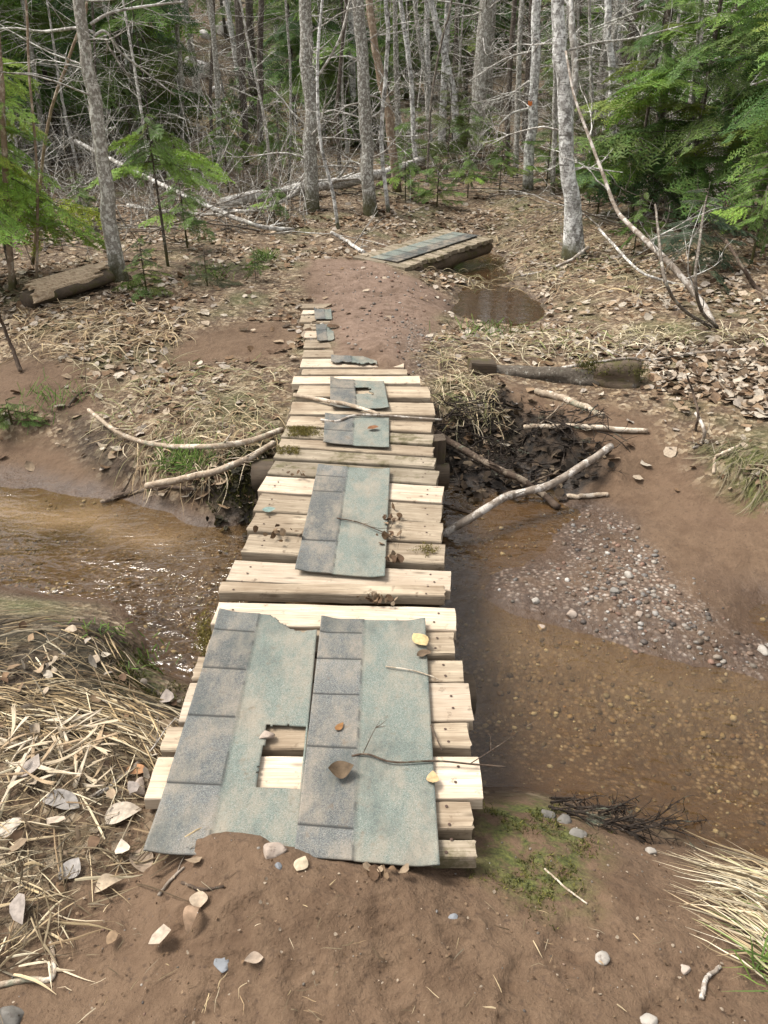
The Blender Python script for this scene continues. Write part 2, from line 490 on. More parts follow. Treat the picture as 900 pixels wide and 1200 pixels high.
def m_shingle():
    n = N('shingle_granules')
    tab = n.attr('Col', 'Color'); sp = n.new('ShaderNodeSeparateColor'); n.link(tab, sp.inputs[0])
    gr = n.vor(760, out='Color'); s2 = n.new('ShaderNodeSeparateColor'); n.link(gr, s2.inputs[0])
    a = n.ramp(s2.outputs[0], [(0, (.050, .053, .052)), (.45, (.094, .098, .095)), (.8, (.128, .129, .121)), (1, (.21, .205, .185))])
    b = n.ramp(s2.outputs[0], [(0, (.078, .094, .082)), (.45, (.130, .150, .129)), (.8, (.166, .186, .160)), (1, (.24, .255, .225))])
    c = n.mix(sp.outputs[0], b, a)
    tone = n.ramp(sp.outputs[2], [(0, .55), (1, 1.3)])
    c = n.mix(sp.outputs[0], c, n.mix(1.0, c, tone, 'MULTIPLY'))
    c = n.mix(n.ramp(n.noise(5.5, 9, .72, n.map(scale=(1.5, .8, 1))), [(.45, 0), (.65, .68)]), c, (.27, .225, .17))
    c = n.mix(n.ramp(n.noise(90, 4, .7), [(.5, 0), (.75, .6)]), c, (.19, .17, .14))
    c = n.mix(n.ramp(n.noise(240, 3, .7), [(.56, 0), (.70, .6)]), c, (.04, .045, .042))
    c = n.mix(n.ramp(n.noise(200, 3, .7, n.map(loc=(3, 8, 2))), [(.60, 0), (.72, .6)]), c, (.27, .26, .23))
    c = n.mix(n.ramp(n.noise(4.0, 8, .7, n.map(scale=(1.4, .8, 1), loc=(9, 4, 1))), [(.5, 0), (.66, .55)]), c, (.055, .068, .064))
    c = n.mix(n.ramp(n.noise(34, 4, .6), [(.62, 0), (.72, .5)]), c, (.13, .095, .065))
    c = n.mix(sp.outputs[1], c, (.03, .03, .028))
    nr = n.bump(n.vor(760), .4, .0015); nr = n.bump(n.noise(12, 4), .3, .006, nr)
    return n.done(c, .9, nr, .2)


def m_bark(name, base, pale, dark, pale_amt, band=False, moss_h=0.0, fine=30):
    # pale and dark patches, lichen, moss at the foot
    n = N(name)
    v = n.shifted()
    c = n.mix(n.ramp(n.noise(fine, 5, .65, v), [(.3, 0), (.7, 1)]), dark, base)
    c = n.mix(n.ramp(n.noise(fine * .55, 4, .7, n.map(v, (1, 1, .8), (3, 1, 7))), [(.62 - pale_amt * .3, 0), (.66 - pale_amt * .24, .9)]), c, pale)
    if band:
        c = n.mix(n.ramp(n.noise(1, 3, .6, n.map(v, (9, 9, 85))), [(.58, 0), (.66, .9)]), c, dark)
        c = n.mix(n.ramp(n.noise(6, 5, .75, v), [(.54, 0), (.62, .85)]), c, dark)
    c = n.mix(n.ramp(n.noise(fine * .3, 4, .7, n.map(v, (1, 1, 1), (8, 2, 1))), [(.60, 0), (.68, .6)]), c, (.19, .21, .15))
    if moss_h:
        sep = n.new('ShaderNodeSeparateXYZ'); n.link(n.obj, sep.inputs[0])
        f = n.math('ADD', n.math('MULTIPLY', sep.outputs[2], 1.0 / moss_h), n.math('MULTIPLY', n.noise(6, 4), .9))
        c = n.mix(n.ramp(f, [(.6, .9), (1.25, 0)]), c, (.055, .052, .016))
    nr = n.bump(n.noise(fine * 2.2, 5, .65, n.map(v, (1, 1, .35))), .7, .012)
    return n.done(c, .9, nr, .2)


def m_attr(name, rough=.85, trans=0.0, var=.25, scale=60):
    n = N(name)
    c = n.attr('Col', 'Color')
    c = n.mix(1.0, c, n.ramp(n.noise(scale, 4, .6), [(.3, 1 - var), (.7, 1.0)]), 'MULTIPLY')
    n.done(c, rough, None, .2)
    if trans:
        t = n.new('ShaderNodeBsdfTranslucent'); n.link(c, t.inputs['Color'])
        mx = n.new('ShaderNodeMixShader'); mx.inputs[0].default_value = trans
        out = n.nt.nodes['Material Output']
        n.link(n.b.outputs[0], mx.inputs[1]); n.link(t.outputs[0], mx.inputs[2]); n.link(mx.outputs[0], out.inputs['Surface'])
    return n.m


def m_rock(name, a, b, c):
    n = N(name)
    v = n.shifted()
    col = n.mix(n.ramp(n.noise(18, 5, .6, v), [(.35, 0), (.65, 1)]), a, b)
    col = n.mix(n.ramp(n.noise(50, 4, .7, v), [(.56, 0), (.68, .8)]), col, c)
    return n.done(col, .8, n.bump(n.noise(40, 5, .6, v), .4, .01), .3)


def m_water(name, tint, ripple, sc1):
    n = N(name)
    out = n.nt.nodes['Material Output']
    rot = n.new('ShaderNodeMapping'); rot.inputs['Rotation'].default_value = (0, 0, .55); rot.inputs['Scale'].default_value = (1, 2.1, 1); n.link(n.obj, rot.inputs['Vector'])
    w1 = n.noise(sc1, 2, .5, rot.outputs['Vector'], .6)
    w2 = n.noise(sc1 * 2.7, 2, .5, rot.outputs['Vector'], .4)
    calm = n.attr('calm')
    hh = n.math('ADD', w1, n.math('MULTIPLY', w2, .28))
    hh = n.math('MULTIPLY', hh, n.math('ADD', .12, n.math('MULTIPLY', calm, 1.0)))
    nr = n.bump(hh, ripple, .034)
    fr = n.new('ShaderNodeFresnel'); fr.inputs['IOR'].default_value = 1.34; n.link(nr, fr.inputs['Normal'])
    g = n.new('ShaderNodeBsdfGlossy'); g.inputs['Roughness'].default_value = .05; n.link(nr, g.inputs['Normal'])
    g.inputs['Color'].default_value = (1, 1, 1, 1)
    t = n.new('ShaderNodeBsdfTransparent'); t.inputs['Color'].default_value = (*tint, 1)
    d = n.new('ShaderNodeBsdfDiffuse'); d.inputs['Color'].default_value = (.22, .145, .078, 1)      # silt held in the water
    m0 = n.new('ShaderNodeMixShader'); n.link(n.math('MULTIPLY', n.attr('silt'), .75), m0.inputs[0])
    n.link(t.outputs[0], m0.inputs[1]); n.link(d.outputs[0], m0.inputs[2])
    m1 = n.new('ShaderNodeMixShader'); n.link(fr.outputs[0], m1.inputs[0])
    n.link(m0.outputs[0], m1.inputs[1]); n.link(g.outputs[0], m1.inputs[2])
    n.link(m1.outputs[0], out.inputs['Surface'])
    n.nt.nodes.remove(n.b)
    return n.m


M = dict(
    ground=m_ground(),
    fresh=m_wood('fresh_sawn_wood', (.40, .315, .23), (.64, .55, .43), (.34, .25, .165), .78),
    worn=m_wood('weathered_wood', (.23, .175, .118), (.50, .415, .30), (.15, .10, .06), .8),
    grey=m_wood('grey_mossy_wood', (.19, .15, .105), (.38, .32, .235), (.13, .10, .06), .8, .75),
    stringer=m_wood('damp_mossy_timber', (.07, .05, .033), (.15, .11, .075), (.04, .03, .02), .8, .85),
    shingle=m_shingle(),
    aspen=m_bark('mottled_grey_bark', (.34, .315, .27), (.55, .53, .47), (.15, .13, .105), .40, False, .4, 60),
    birch=m_bark('white_birch_bark', (.58, .565, .53), (.74, .73, .69), (.10, .088, .075), .45, True, .3, 36),
    greybark=m_bark('lichen_grey_bark', (.28, .26, .225), (.52, .51, .46), (.11, .095, .075), .38, False, .5, 70),
    dark=m_bark('dark_spruce_bark', (.11, .088, .07), (.25, .23, .195), (.045, .035, .027), .2, False, .5, 60),
    tan=m_bark('tan_smooth_bark', (.31, .235, .165), (.43, .36, .28), (.15, .10, .068), .3, False, .3, 24),
    twig=m_bark('pale_dead_twigs', (.44, .415, .365), (.64, .62, .57), (.12, .10, .085), .4, False, 0, 30),
    twigdark=m_bark('dark_dead_twigs', (.17, .145, .115), (.33, .30, .25), (.055, .042, .033), .25, False, 0, 30),
    stick=m_bark('bleached_stick', (.40, .325, .24), (.52, .45, .36), (.20, .145, .10), .35, False, 0, 26),
    greystick=m_bark('grey_driftwood', (.29, .245, .20), (.45, .41, .36), (.12, .09, .065), .4, False, 0, 26),
    wetstick=m_bark('wet_dark_stick', (.10, .07, .05), (.19, .15, .11), (.04, .028, .02), .25, False, 0, 26),
    needle=m_attr('fir_needles', .6, .3, .35, 30),
    straw=m_attr('dry_straw', .75, .12, .3, 40),
    leaf=m_attr('dead_leaves', .8, .15, .45, 70),
    pebble=m_attr('pebbles', .6, 0, .4, 110),
    moss=m_attr('moss_tufts', .9, .2, .3, 60),
    rockwhite=m_rock('white_hill_rock', (.55, .51, .48), (.74, .71, .68), (.36, .29, .26)),
    logbark=m_bark('grey_log_bark', (.20, .175, .14), (.36, .34, .29), (.075, .058, .045), .3, False, 0, 50),
    oldlog=m_bark('old_dark_log_bark', (.12, .10, .078), (.24, .22, .185), (.05, .04, .03), .15, False, 0, 45),
    rootblack=m_bark('black_wet_roots', (.035, .026, .02), (.08, .062, .047), (.015, .011, .008), .2, False, 0, 30),
    birchlog=m_bark('fallen_birch_bark', (.46, .44, .40), (.64, .62, .58), (.17, .145, .12), .4, True, 0, 40),
    rockpale=m_rock('pale_rock', (.20, .178, .152), (.32, .29, .25), (.12, .095, .075)),
    rockgrey=m_rock('grey_stone', (.10, .092, .08), (.17, .155, .135), (.055, .045, .036)),
    rockblue=m_rock('slate_stone', (.12, .125, .13), (.18, .185, .195), (.07, .068, .066)),
    rockpink=m_rock('pinkish_stone', (.24, .185, .145), (.33, .27, .22), (.14, .10, .075)),
    water=m_water('stream_water', (.92, .82, .62), 1.0, 6),
    pool=m_water('pool_water', (.50, .38, .25), .10, 9),
)
_n = N('rotten_wood')
_c = _n.mix(_n.ramp(_n.noise(1, 6, .65, _n.map(scale=(4, 60, 60))), [(.3, 0), (.7, 1)]), (.24, .165, .10), (.60, .47, .32))
M['rotten'] = _n.done(_c, .9, _n.bump(_n.noise(1, 6, .65, _n.map(scale=(4, 60, 60))), .9, .02), .2)
M['rusty'] = N('rusty_nail').done((.06, .035, .025), .7)
_n = N('orange_paint'); M['orange'] = _n.done(_n.mix(_n.ramp(_n.noise(40, 4), [(.4, 0), (.6, .4)]), (.62, .16, .03), (.4, .2, .1)), .7)

# ------------------------------------------------------------------ masks on the ground


def poly(pts):
    return np.array([G(a, b)[:2] for a, b in pts])


def inside(pl, x, y, soft=.08, warp=.08, seed=40):
    """soft-edged plan mask of a polygon"""
    x = np.asarray(x, float); y = np.asarray(y, float)
    wx = x + warp * 2 * fbm(x * 4, y * 4, seed, 3); wy = y + warp * 2 * fbm(x * 4 + 31, y * 4 + 7, seed + 1, 3)
    d = np.full(x.shape, 1e9); ins = np.zeros(x.shape, bool)
    for (ax, ay), (bx, by) in zip(pl, np.roll(pl, -1, 0)):
        ex, ey = bx - ax, by - ay
        t = np.clip(((wx - ax) * ex + (wy - ay) * ey) / (ex * ex + ey * ey + 1e-12), 0, 1)
        d = np.minimum(d, np.hypot(wx - ax - t * ex, wy - ay - t * ey))
        c = ((ay > wy) != (by > wy)) & (wx < (bx - ax) * (wy - ay) / (by - ay + 1e-12) + ax)
        ins ^= c
    return sstep(-soft, soft, np.where(ins, d, -d))


SANDS = [
    poly([(385, 440), (378, 360), (350, 342), (362, 305), (430, 303), (475, 320), (522, 345), (530, 362), (505, 390), (490, 430), (480, 445)]),
    poly([(190, 412), (230, 388), (330, 376), (350, 400), (330, 425), (200, 425)]),
    poly([(-60, 425), (100, 425), (135, 460), (90, 495), (-60, 480)]),
    poly([(-80, 500), (60, 512), (120, 560), (230, 592), (280, 620), (200, 700), (-80, 680)]),
    poly([(575, 442), (700, 472), (770, 492), (815, 545), (960, 640), (980, 800), (520, 780), (520, 560), (600, 500)]),
    np.array([(-3, -8), (4, -8), (4, 1.0), (1.4, 1.3), (.5, 1.6), (-.2, 1.5), (-.55, 1.35), (-.75, 1.0), (-1.1, .6), (-3, .2)]),
]
REDP = poly([(378, 420), (362, 305), (440, 303), (520, 345), (530, 365), (480, 430)])
REDP2 = poly([(640, 375), (760, 352), (900, 350), (900, 385), (760, 392)])
GRAVEL = poly([(640, 592), (705, 598), (770, 655), (850, 735), (960, 775), (890, 800), (760, 776), (640, 728), (535, 705), (555, 672), (650, 655)])
GRAVELP = poly([(480, 375), (520, 400), (510, 440), (485, 440), (470, 400)])
MOSSES = [poly([(560, 940), (640, 936), (720, 1000), (690, 1060), (610, 1075), (560, 1010)]),
          poly([(130, 770), (180, 775), (215, 805), (200, 835), (120, 800)]),
          poly([(830, 525), (900, 520), (930, 600), (890, 600)]),
          poly([(250, 540), (300, 530), (300, 600), (255, 580)])]


DARKS = [poly([(515, 500), (575, 448), (640, 488), (700, 522), (712, 560), (660, 585), (600, 580), (545, 590), (515, 565)]),  # peat black; also puts shade under tussocks, ledge and straw into the colour
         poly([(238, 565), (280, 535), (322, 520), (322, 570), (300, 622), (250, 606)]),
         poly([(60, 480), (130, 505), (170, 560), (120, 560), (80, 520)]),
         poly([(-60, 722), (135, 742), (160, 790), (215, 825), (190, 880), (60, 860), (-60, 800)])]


def masks(x, y, z):
    sand = np.zeros(x.shape)
    for k, p in enumerate(SANDS):
        sand = np.maximum(sand, inside(p, x, y, .10, .10, 50 + k))
    sand = np.maximum(sand, sstep(ZW + .05, ZW + .0, z) * (y < 6))
    leaf = (1 - sand)
    red = np.maximum(inside(REDP, x, y, .3, .1, 70), inside(REDP2, x, y, .2, .1, 71))
    grav = np.maximum(inside(GRAVEL, x, y, .07, .08, 72), .8 * inside(GRAVELP, x, y, .1, .1, 73))
    grav = np.maximum(grav, sstep(ZW - .01, ZW - .06, z) * .9 * (y < 6))
    moss = np.zeros(x.shape)
    for k, p in enumerate(MOSSES): moss = np.maximum(moss, inside(p, x, y, .08, .08, 80 + k))
    near = sstep(ZW + .06, ZW + .005, z + .05 * fbm(x * 5, y * 5, 91)) * (y < 6.2)
    pool = sstep(ZP + .05, ZP, z) * (y > 6.2) * (np.abs(x - 1.0) < 3)
    wet = np.maximum(near, pool)
    return sand, leaf, red, grav, moss, wet


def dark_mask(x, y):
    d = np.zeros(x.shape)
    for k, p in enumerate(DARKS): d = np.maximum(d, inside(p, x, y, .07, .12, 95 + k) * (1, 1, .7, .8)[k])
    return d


# ------------------------------------------------------------------ the ground sheet
def axis(a, b, s0, growth, start=0.0):
    out = [start]; s = s0
    while out[-1] < b:
        out.append(out[-1] + s)
        if out[-1] > a: s *= growth
    return np.array(out)


xp = axis(1.5, 170, .012, 1.034)
xs = np.concatenate([-xp[::-1][:-1], xp])
yp = [0.75]
while yp[-1] < 170:
    y_ = yp[-1]; yp.append(y_ + (max(.0075 if y_ < 1.3 else .012, .0065 * y_) if y_ < 24 else .05 * (y_ - 22)))
yn = -axis(.3, 140, .1, 1.2)[1:] + .75
ys = np.concatenate([yn[::-1], yp])
gx, gy = np.meshgrid(xs, ys)
gz = hgt(gx, gy)
mb = MB()
nx_, ny_ = len(xs), len(ys)
ii = np.arange(ny_ - 1)[:, None] * nx_ + np.arange(nx_ - 1)[None]
q = np.stack([ii, ii + 1, ii + nx_ + 1, ii + nx_], -1).reshape(-1, 4)
mb.add(np.stack([gx, gy, gz], -1).reshape(-1, 3), q)
ground = mb.build('ground', M['ground'])
tag(ground, 'muddy brown soil and leaf covered forest floor around the stream', 'ground', kind='structure')
hgt_exact = hgt


def hgt(x, y):
    """height of the finished ground sheet, read off its own grid"""
    x = np.atleast_1d(np.asarray(x, float)); y = np.atleast_1d(np.asarray(y, float))
    i = np.clip(np.searchsorted(xs, x) - 1, 0, nx_ - 2); j = np.clip(np.searchsorted(ys, y) - 1, 0, ny_ - 2)
    u = np.clip((x - xs[i]) / (xs[i + 1] - xs[i]), 0, 1); v = np.clip((y - ys[j]) / (ys[j + 1] - ys[j]), 0, 1)
    return (gz[j, i] * (1 - u) + gz[j, i + 1] * u) * (1 - v) + (gz[j + 1, i] * (1 - u) + gz[j + 1, i + 1] * u) * v


ms = masks(gx.ravel(), gy.ravel(), gz.ravel())
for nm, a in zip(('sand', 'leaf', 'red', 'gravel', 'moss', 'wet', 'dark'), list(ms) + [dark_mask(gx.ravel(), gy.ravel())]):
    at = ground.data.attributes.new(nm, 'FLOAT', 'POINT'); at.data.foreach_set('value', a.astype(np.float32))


def water_sheet(name, label, z, x0, x1, y0, y1, mat, step, calm):
    wx = np.arange(x0, x1 + step, step); wy = np.arange(y0, y1 + step, step)
    a, b = np.meshgrid(wx, wy); n = len(wx)
    i = np.arange(len(wy) - 1)[:, None] * n + np.arange(n - 1)[None]
    m = MB().add(np.stack([a, b, np.full(a.shape, z)], -1).reshape(-1, 3), np.stack([i, i + 1, i + n + 1, i + n], -1).reshape(-1, 4))
    o = m.build(name, mat); tag(o, label, 'water', kind='structure')
    c, s = calm(a.ravel(), b.ravel())
    for nm, v in (('calm', c), ('silt', s)):
        at = o.data.attributes.new(nm, 'FLOAT', 'POINT'); at.data.foreach_set('value', v.astype(np.float32))
    return o


RIF = P(215, 720, ZW)
SILT = [poly([(-40, 590), (110, 610), (200, 640), (190, 660), (60, 640), (-40, 625)]), poly([(560, 770), (640, 765), (900, 800), (900, 860), (720, 830), (600, 800)])]


def calm_main(x, y):
    c = np.exp(-((x - RIF[0]) / .5) ** 2 - ((y - RIF[1] - .1) / .42) ** 2) * 2.4 + .18 + .35 * sstep(.5, 1, vnoise(x * 2, y * 3, 5))
    s = np.maximum(inside(SILT[0], x, y, .12, .1, 33), .35 * inside(SILT[1], x, y, .2, .12, 34)) * (.65 + .5 * vnoise(x * 3, y * 6, 8))
    return c + .16 * sstep(.3, .8, x), np.clip(.10 + .75 * s, 0, 1)


water_sheet('stream', 'shallow clear brown stream rippling under the plank bridge', ZW, -16, 14, 0, 6.3, M['water'], .06, calm_main)
water_sheet('pool', 'still dark brown pool beside the farther bridge', ZP, -.1, 3.2, 6.2, 11.0, M['pool'], .1, lambda x, y: (np.full(x.shape, .5), np.full(x.shape, .15)))

# ------------------------------------------------------------------ the bridge
bridge = empty('footbridge', (-.1, 1.2, 0), 'long wooden plank footbridge patched with grey roofing shingles crossing the stream', 'bridge')
BO = np.array([-.1, 1.2, 0])
# back/front edge and end at the left, the same at the right (pixels), kind of wood
PL = [
    (982, 1001, 214, 982, 1001, 557, 'grey'), (938, 970, 196, 938, 970, 553, 'worn'), (885, 934, 177, 886, 935, 563, 'fresh'),
    (848, 876, 192, 845, 874, 550, 'worn'), (798, 843, 216, 799, 843, 552, 'fresh'), (768, 794, 229, 772, 797, 543, 'worn'),
    (736, 763, 246, 738, 765, 533, 'worn'), (704, 731, 252, 712, 738, 534, 'fresh'), (680, 692, 258, 685, 697, 521, 'worn'),
    (654, 678, 270, 667, 690, 528, 'fresh'), (624, 645, 288, 636, 659, 521, 'worn'), (598, 620, 295, 612, 634, 518, 'worn'),
    (575, 596, 302, 590, 611, 517, 'worn'), (556, 574, 307, 568, 588, 519, 'fresh'), (537, 554, 318, 550, 565, 513, 'grey'),
    (523, 535, 324, 534, 546, 510, 'grey'), (512, 522, 327, 521, 532, 508, 'worn'), (500, 511, 333, 508, 519, 507, 'grey'),
    (486, 498, 338, 493, 505, 506, 'worn'), (470, 483, 341, 470, 485, 509, 'worn'), (450, 463, 349, 451, 464, 504, 'worn'),
    (440, 448, 343, 439, 448, 492, 'fresh'), (431, 437, 354, 431, 437, 477, 'worn'), (419, 429, 353, 419, 429, 473, 'fresh'),
    (409, 417, 355, 409, 417, 468, 'worn'), (397, 407, 357, 397, 407, 464, 'worn'), (387, 395, 357, 387, 395, 462, 'fresh'), (379, 385, 356, 379, 385, 460, 'worn'),
    (369, 377, 352, 369, 377, 458, 'worn'), (362, 367, 354, 362, 367, 456, 'fresh'), (355, 360, 353, 355, 360, 455, 'worn'),
]
for k, (lb, lf, lx, rb, rf, rx, kind) in enumerate(PL):
    A = P(lx, lb); B = P(lx, lf); C_ = P(rx, rb); D = P(rx, rf)
    L0 = (A + B) / 2; R0 = (C_ + D) / 2; ctr = (L0 + R0) / 2
    dr = R0 - L0; L = float(np.linalg.norm(dr)); ang = math.atan2(dr[1], dr[0])
    W = float((np.linalg.norm(A - B) + np.linalg.norm(C_ - D)) / 2) * .98
    T = .048 if kind != 'fresh' else .043
    v, q, t = bar(L, max(W, .05), T, 100 + k, wob=.004 if kind == 'fresh' else .0065, bev=.004 if kind == 'fresh' else .007, endr=.002 if kind == 'fresh' else .004)
    o = MB().add(v, q, t).build('plank', M[kind], bridge, smooth=False)
    o.location = ctr - BO + np.array([0, 0, -.002 - .006 * random.random()])
    o.rotation_euler = (random.uniform(-.012, .012), random.uniform(-.004, .004), ang)
    if kind == 'fresh': o['label'] = 'pale freshly sawn plank'
    elif kind == 'grey': o['label'] = 'weathered plank with moss on it'
nm_ = MB(); nth = np.linspace(0, 6.283, 9)[:-1]
nm_.add(np.vstack([np.stack([np.cos(nth) * .0042, np.sin(nth) * .0042, nth * 0], 1), [[0, 0, .0012]]]), None, [[i, (i + 1) % 8, 8] for i in range(8)])
nail0 = None
for pl_ in [o for o in bridge.children if o.name.startswith('plank')][:16]:
    hx = max(v.co.x for v in pl_.data.vertices)
    for sx in (-1, 1):
        for sy in (-.22, .25):
            if nail0 is None: nail0 = nm_.build('nail', M['rusty'], pl_); o = nail0
            else: o = nail0.copy(); COL.objects.link(o); o.parent = pl_
            o.location = (sx * (hx - .055 - .02 * random.random()), sy * .1 + random.uniform(-.008, .008), .0022)
# stringers under the boards
for (a, b, r) in (((300, 990), (357, 380), .0), ((520, 990), (478, 400), .0)):
    p0 = P(*a, -.1); p1 = P(*b, -.1)
    if a[0] == 300: p0 = P(262, 985, -.1); p1 = P(366, 400, -.1)
    else: p0 = P(522, 985, -.1); p1 = P(468, 420, -.1)
    L = float(np.linalg.norm(p1 - p0))
    v, q, t = bar(L, .12, .13, 7, nx=40, wob=.012, bev=.02)
    o = MB().add(v, q, t).build('stringer', M['stringer'], bridge, smooth=False)
    o.location = (p0 + p1) / 2 - BO + np.array([0, 0, .042]); o.rotation_euler = (0, 0, math.atan2(p1[1] - p0[1], p1[0] - p0[0]))
# cross sills that carry the stringers
for (l, r, y) in ((296, 526, 545), (236, 556, 800)):
    p0 = P(l, y, -.15); p1 = P(r, y, -.15)
    m = MB(); tube(m, spline([p0, (p0 + p1) / 2 + [0, 0, .005], p1], 14) - BO, [.085, .08, .075], 12, .25, 4)
    o = m.build('sill_log', M['stringer'], bridge); o.location = (0, 0, -.06)


def sheet(mb, pts, keep, th, col):
    """a thin slab over a grid of points; faces not kept are torn away"""
    nv, nu = pts.shape[:2]
    lo = pts - np.array([0, 0, th])
    v = np.concatenate([pts.reshape(-1, 3), lo.reshape(-1, 3)]); o = nv * nu
    i, j = np.nonzero(keep); a = i * nu + j
    top = np.stack([a, a + 1, a + nu + 1, a + nu], 1)
    qs = [top, top[:, ::-1] + o]
    kp = np.pad(keep, 1)
    for di, dj, (e0, e1) in ((-1, 0, (0, 1)), (1, 0, (2, 3)), (0, -1, (3, 0)), (0, 1, (1, 2))):
        m = kp[1:-1, 1:-1] & ~kp[1 + di:kp.shape[0] - 1 + di, 1 + dj:kp.shape[1] - 1 + dj]
        ii, jj = np.nonzero(m); b = ii * nu + jj
        c = [b, b + 1, b + nu + 1, b + nu]
        qs.append(np.stack([c[e1], c[e0], c[e0] + o, c[e1] + o], 1))
    cc = np.concatenate([col.reshape(-1, 3), col.reshape(-1, 3)])
    mb.add(v, np.concatenate(qs), None, cc)


def shingle(bl, br, fr, fl, split, slots, seed, hole=None, torn=None, lift=0.0):
    """one strip laid along the deck; the slots are cut into its tab half"""
    A, B, C_, D = P(*bl), P(*br), P(*fr), P(*fl)
    Ln = np.linalg.norm(A - D); nv = max(20, int(Ln / .006)); nu = 60
    u = np.linspace(0, 1, nu)[None, :, None]; w = np.linspace(0, 1, nv)[:, None, None]
    pts = (A * (1 - u) + B * u) * (1 - w) + (D * (1 - u) + C_ * u) * w
    U = np.broadcast_to(u[..., 0], (nv, nu)); Wv = np.broadcast_to(w[..., 0], (nv, nu))
    edge = fbm(pts[..., 0] * 30, pts[..., 1] * 30, seed, 3)
    pts = pts.copy()
    pts[..., 2] = .010 + lift + .009 * fbm(pts[..., 0] * 6, pts[..., 1] * 10, seed, 3) + .002
    crn = np.minimum(U, 1 - U) + np.minimum(Wv, 1 - Wv)
    pts[..., 2] += .014 * np.exp(-(crn / .10) ** 2) * vnoise(np.round(U) * 9.0, np.round(Wv) * 7.0 + seed, seed)
    tabm = U < split
    pts[..., 2] += np.where(tabm, .0028, 0)
    keep = np.ones((nv - 1, nu - 1), bool)
    Uc = U[:-1, :-1]; Wc = Wv[:-1, :-1]
    col = np.zeros((nv, nu, 3)); col[..., 0] = sstep(.02, -.02, U - split)
    rgs = np.random.default_rng(seed)
    for s_ in slots:
        cut = (np.abs(Wv - round(s_ * (nv - 1)) / (nv - 1)) < .2 / nv) & (U < split - .015)
        pts[..., 2] -= np.where(cut, .0022, 0)
        col[..., 1] = np.maximum(col[..., 1], np.where(cut, 1, 0))
    ed = [0] + list(slots) + [1.01]
    for a_, b_ in zip(ed[:-1], ed[1:]):
        seg = (Wv >= a_) & (Wv < b_)
        col[..., 2] = np.where(seg, np.clip(rgs.random() * .6 + .4 * (1 - (Wv - a_) / (b_ - a_)) * rgs.random() + .2, 0, 1), col[..., 2])
        pts[..., 2] += np.where(seg & tabm, (Wv - a_) * Ln * .012 * rgs.random(), 0)
    # the step between the tab half and the bare half
    col[..., 1] = np.maximum(col[..., 1], np.where((np.abs(U - split) < .012) & (vnoise(Wv * 30, U * 0, seed) > .55), .55, 0))
    if hole:
        u0, u1, w0, w1 = hole
        e = edge[:-1, :-1]
        keep &= ~((Uc > u0 + .05 * e) & (Uc < u1 - .02) & (Wc > w0 + .03 * e) & (Wc < w1 + .02 * e))
    if torn:
        e = edge[:-1, :-1]
        keep &= ~torn(Uc, Wc, e)
    m = MB(); sheet(m, pts - BO, keep, .0045, col)
    return m.build('asphalt_shingle', M['shingle'], bridge, smooth=True)


shingle((258, 720), (373, 728), (347, 1012), (170, 1005), .41, (.105, .30, .52, .775), 21, hole=(.655, .995, .535, .775),
        torn=lambda u, w, e: (w < .075 + .05 * e - .0 + np.minimum(0, (u - .78) * .3)) & (u > .52 + .03 * e))
shingle((377, 729), (498, 731), (515, 1021), (345, 1008), .41, (.085, .225, .40, .62, .905), 22, lift=.0005)
shingle((373, 548), (457, 553), (451, 680), (346, 672), .42, (.12, .29, .76), 23)
shingle((381, 488), (456, 492), (456, 527), (379, 522), .45, (.55,), 24)
shingle((387, 446), (450, 449), (456, 481), (387, 480), .45, (.35,), 25, torn=lambda u, w, e: (w > .28 + .2 * e) & (w < .48 + .2 * e) & (u > .45) & (u < .72 + .2 * e))
shingle((388, 419), (441, 420), (444, 441), (388, 441), .45, (.5,), 26, torn=lambda u, w, e: (w > .35 + .3 * e))
shingle((368, 364), (388, 364), (392, 400), (372, 402), .6, (.3, .7), 27, torn=lambda u, w, e: ((w > .34) & (w < .5 + .2 * e)))

# ------------------------------------------------------------------ the second bridge
B2 = np.array([.45, 8.45, 0])
b2 = empty('footbridge', B2, 'short low plank bridge with shingles at the end of the path', 'bridge')
qa = [P(424, 304, .03), P(462, 311, .03), P(565, 276, .10), P(533, 271.5, .10)]
A2 = (qa[0] + qa[1]) / 2; C2 = (qa[2] + qa[3]) / 2
ax = C2 - A2; L2 = float(np.linalg.norm(ax)); ang2 = math.atan2(ax[1], ax[0]); tilt2 = math.asin(ax[2] / L2)
sd = np.array([-math.sin(ang2), math.cos(ang2), 0]); axn = ax / L2
for k in range(15):
    t_ = (k + .5) / 15
    v, q, t = bar(.62 + random.uniform(-.05, .05), L2 / 15 * .93, .04, 300 + k, nx=14, wob=.007, bev=.006)
    o = MB().add(v, q, t).build('plank', M['grey'], b2, smooth=False)
    o.location = A2 + ax * t_ - B2; o.rotation_euler = (0, -tilt2, ang2 + math.pi / 2 + random.uniform(-.03, .03))
for s in (-1, 1):
    p0 = A2 + sd * .24 * s + [0, 0, -.115]; p1 = C2 + sd * .24 * s + [0, 0, -.115]
    m = MB(); tube(m, spline([p0, (p0 + p1) / 2, p1 + axn * .03], 22) - B2, [.06, .072, .068], 14, .25, 60 + s)
    m.build('stringer', M['stringer'], b2)
m = MB()
nu, nv = 20, 70
u = np.linspace(-.5, .5, nu)[None, :, None]; w = np.linspace(.06, .97, nv)[:, None, None]
pts = A2 + ax * w + sd * u * .34 - B2 + np.array([0, 0, .010])
pts[..., 2] += .004 * fbm(pts[..., 0] * 8, pts[..., 1] * 8, 5)
col = np.zeros((nv, nu, 3)); col[..., 0] = (np.linspace(-.5, .5, nu)[None] < 0)
for s_ in np.linspace(.1, .9, 6): col[int(s_ * nv), :, 1] = 1
sheet(m, pts, np.ones((nv - 1, nu - 1), bool), .005, col)
m.build('asphalt_shingle', M['shingle'], b2)


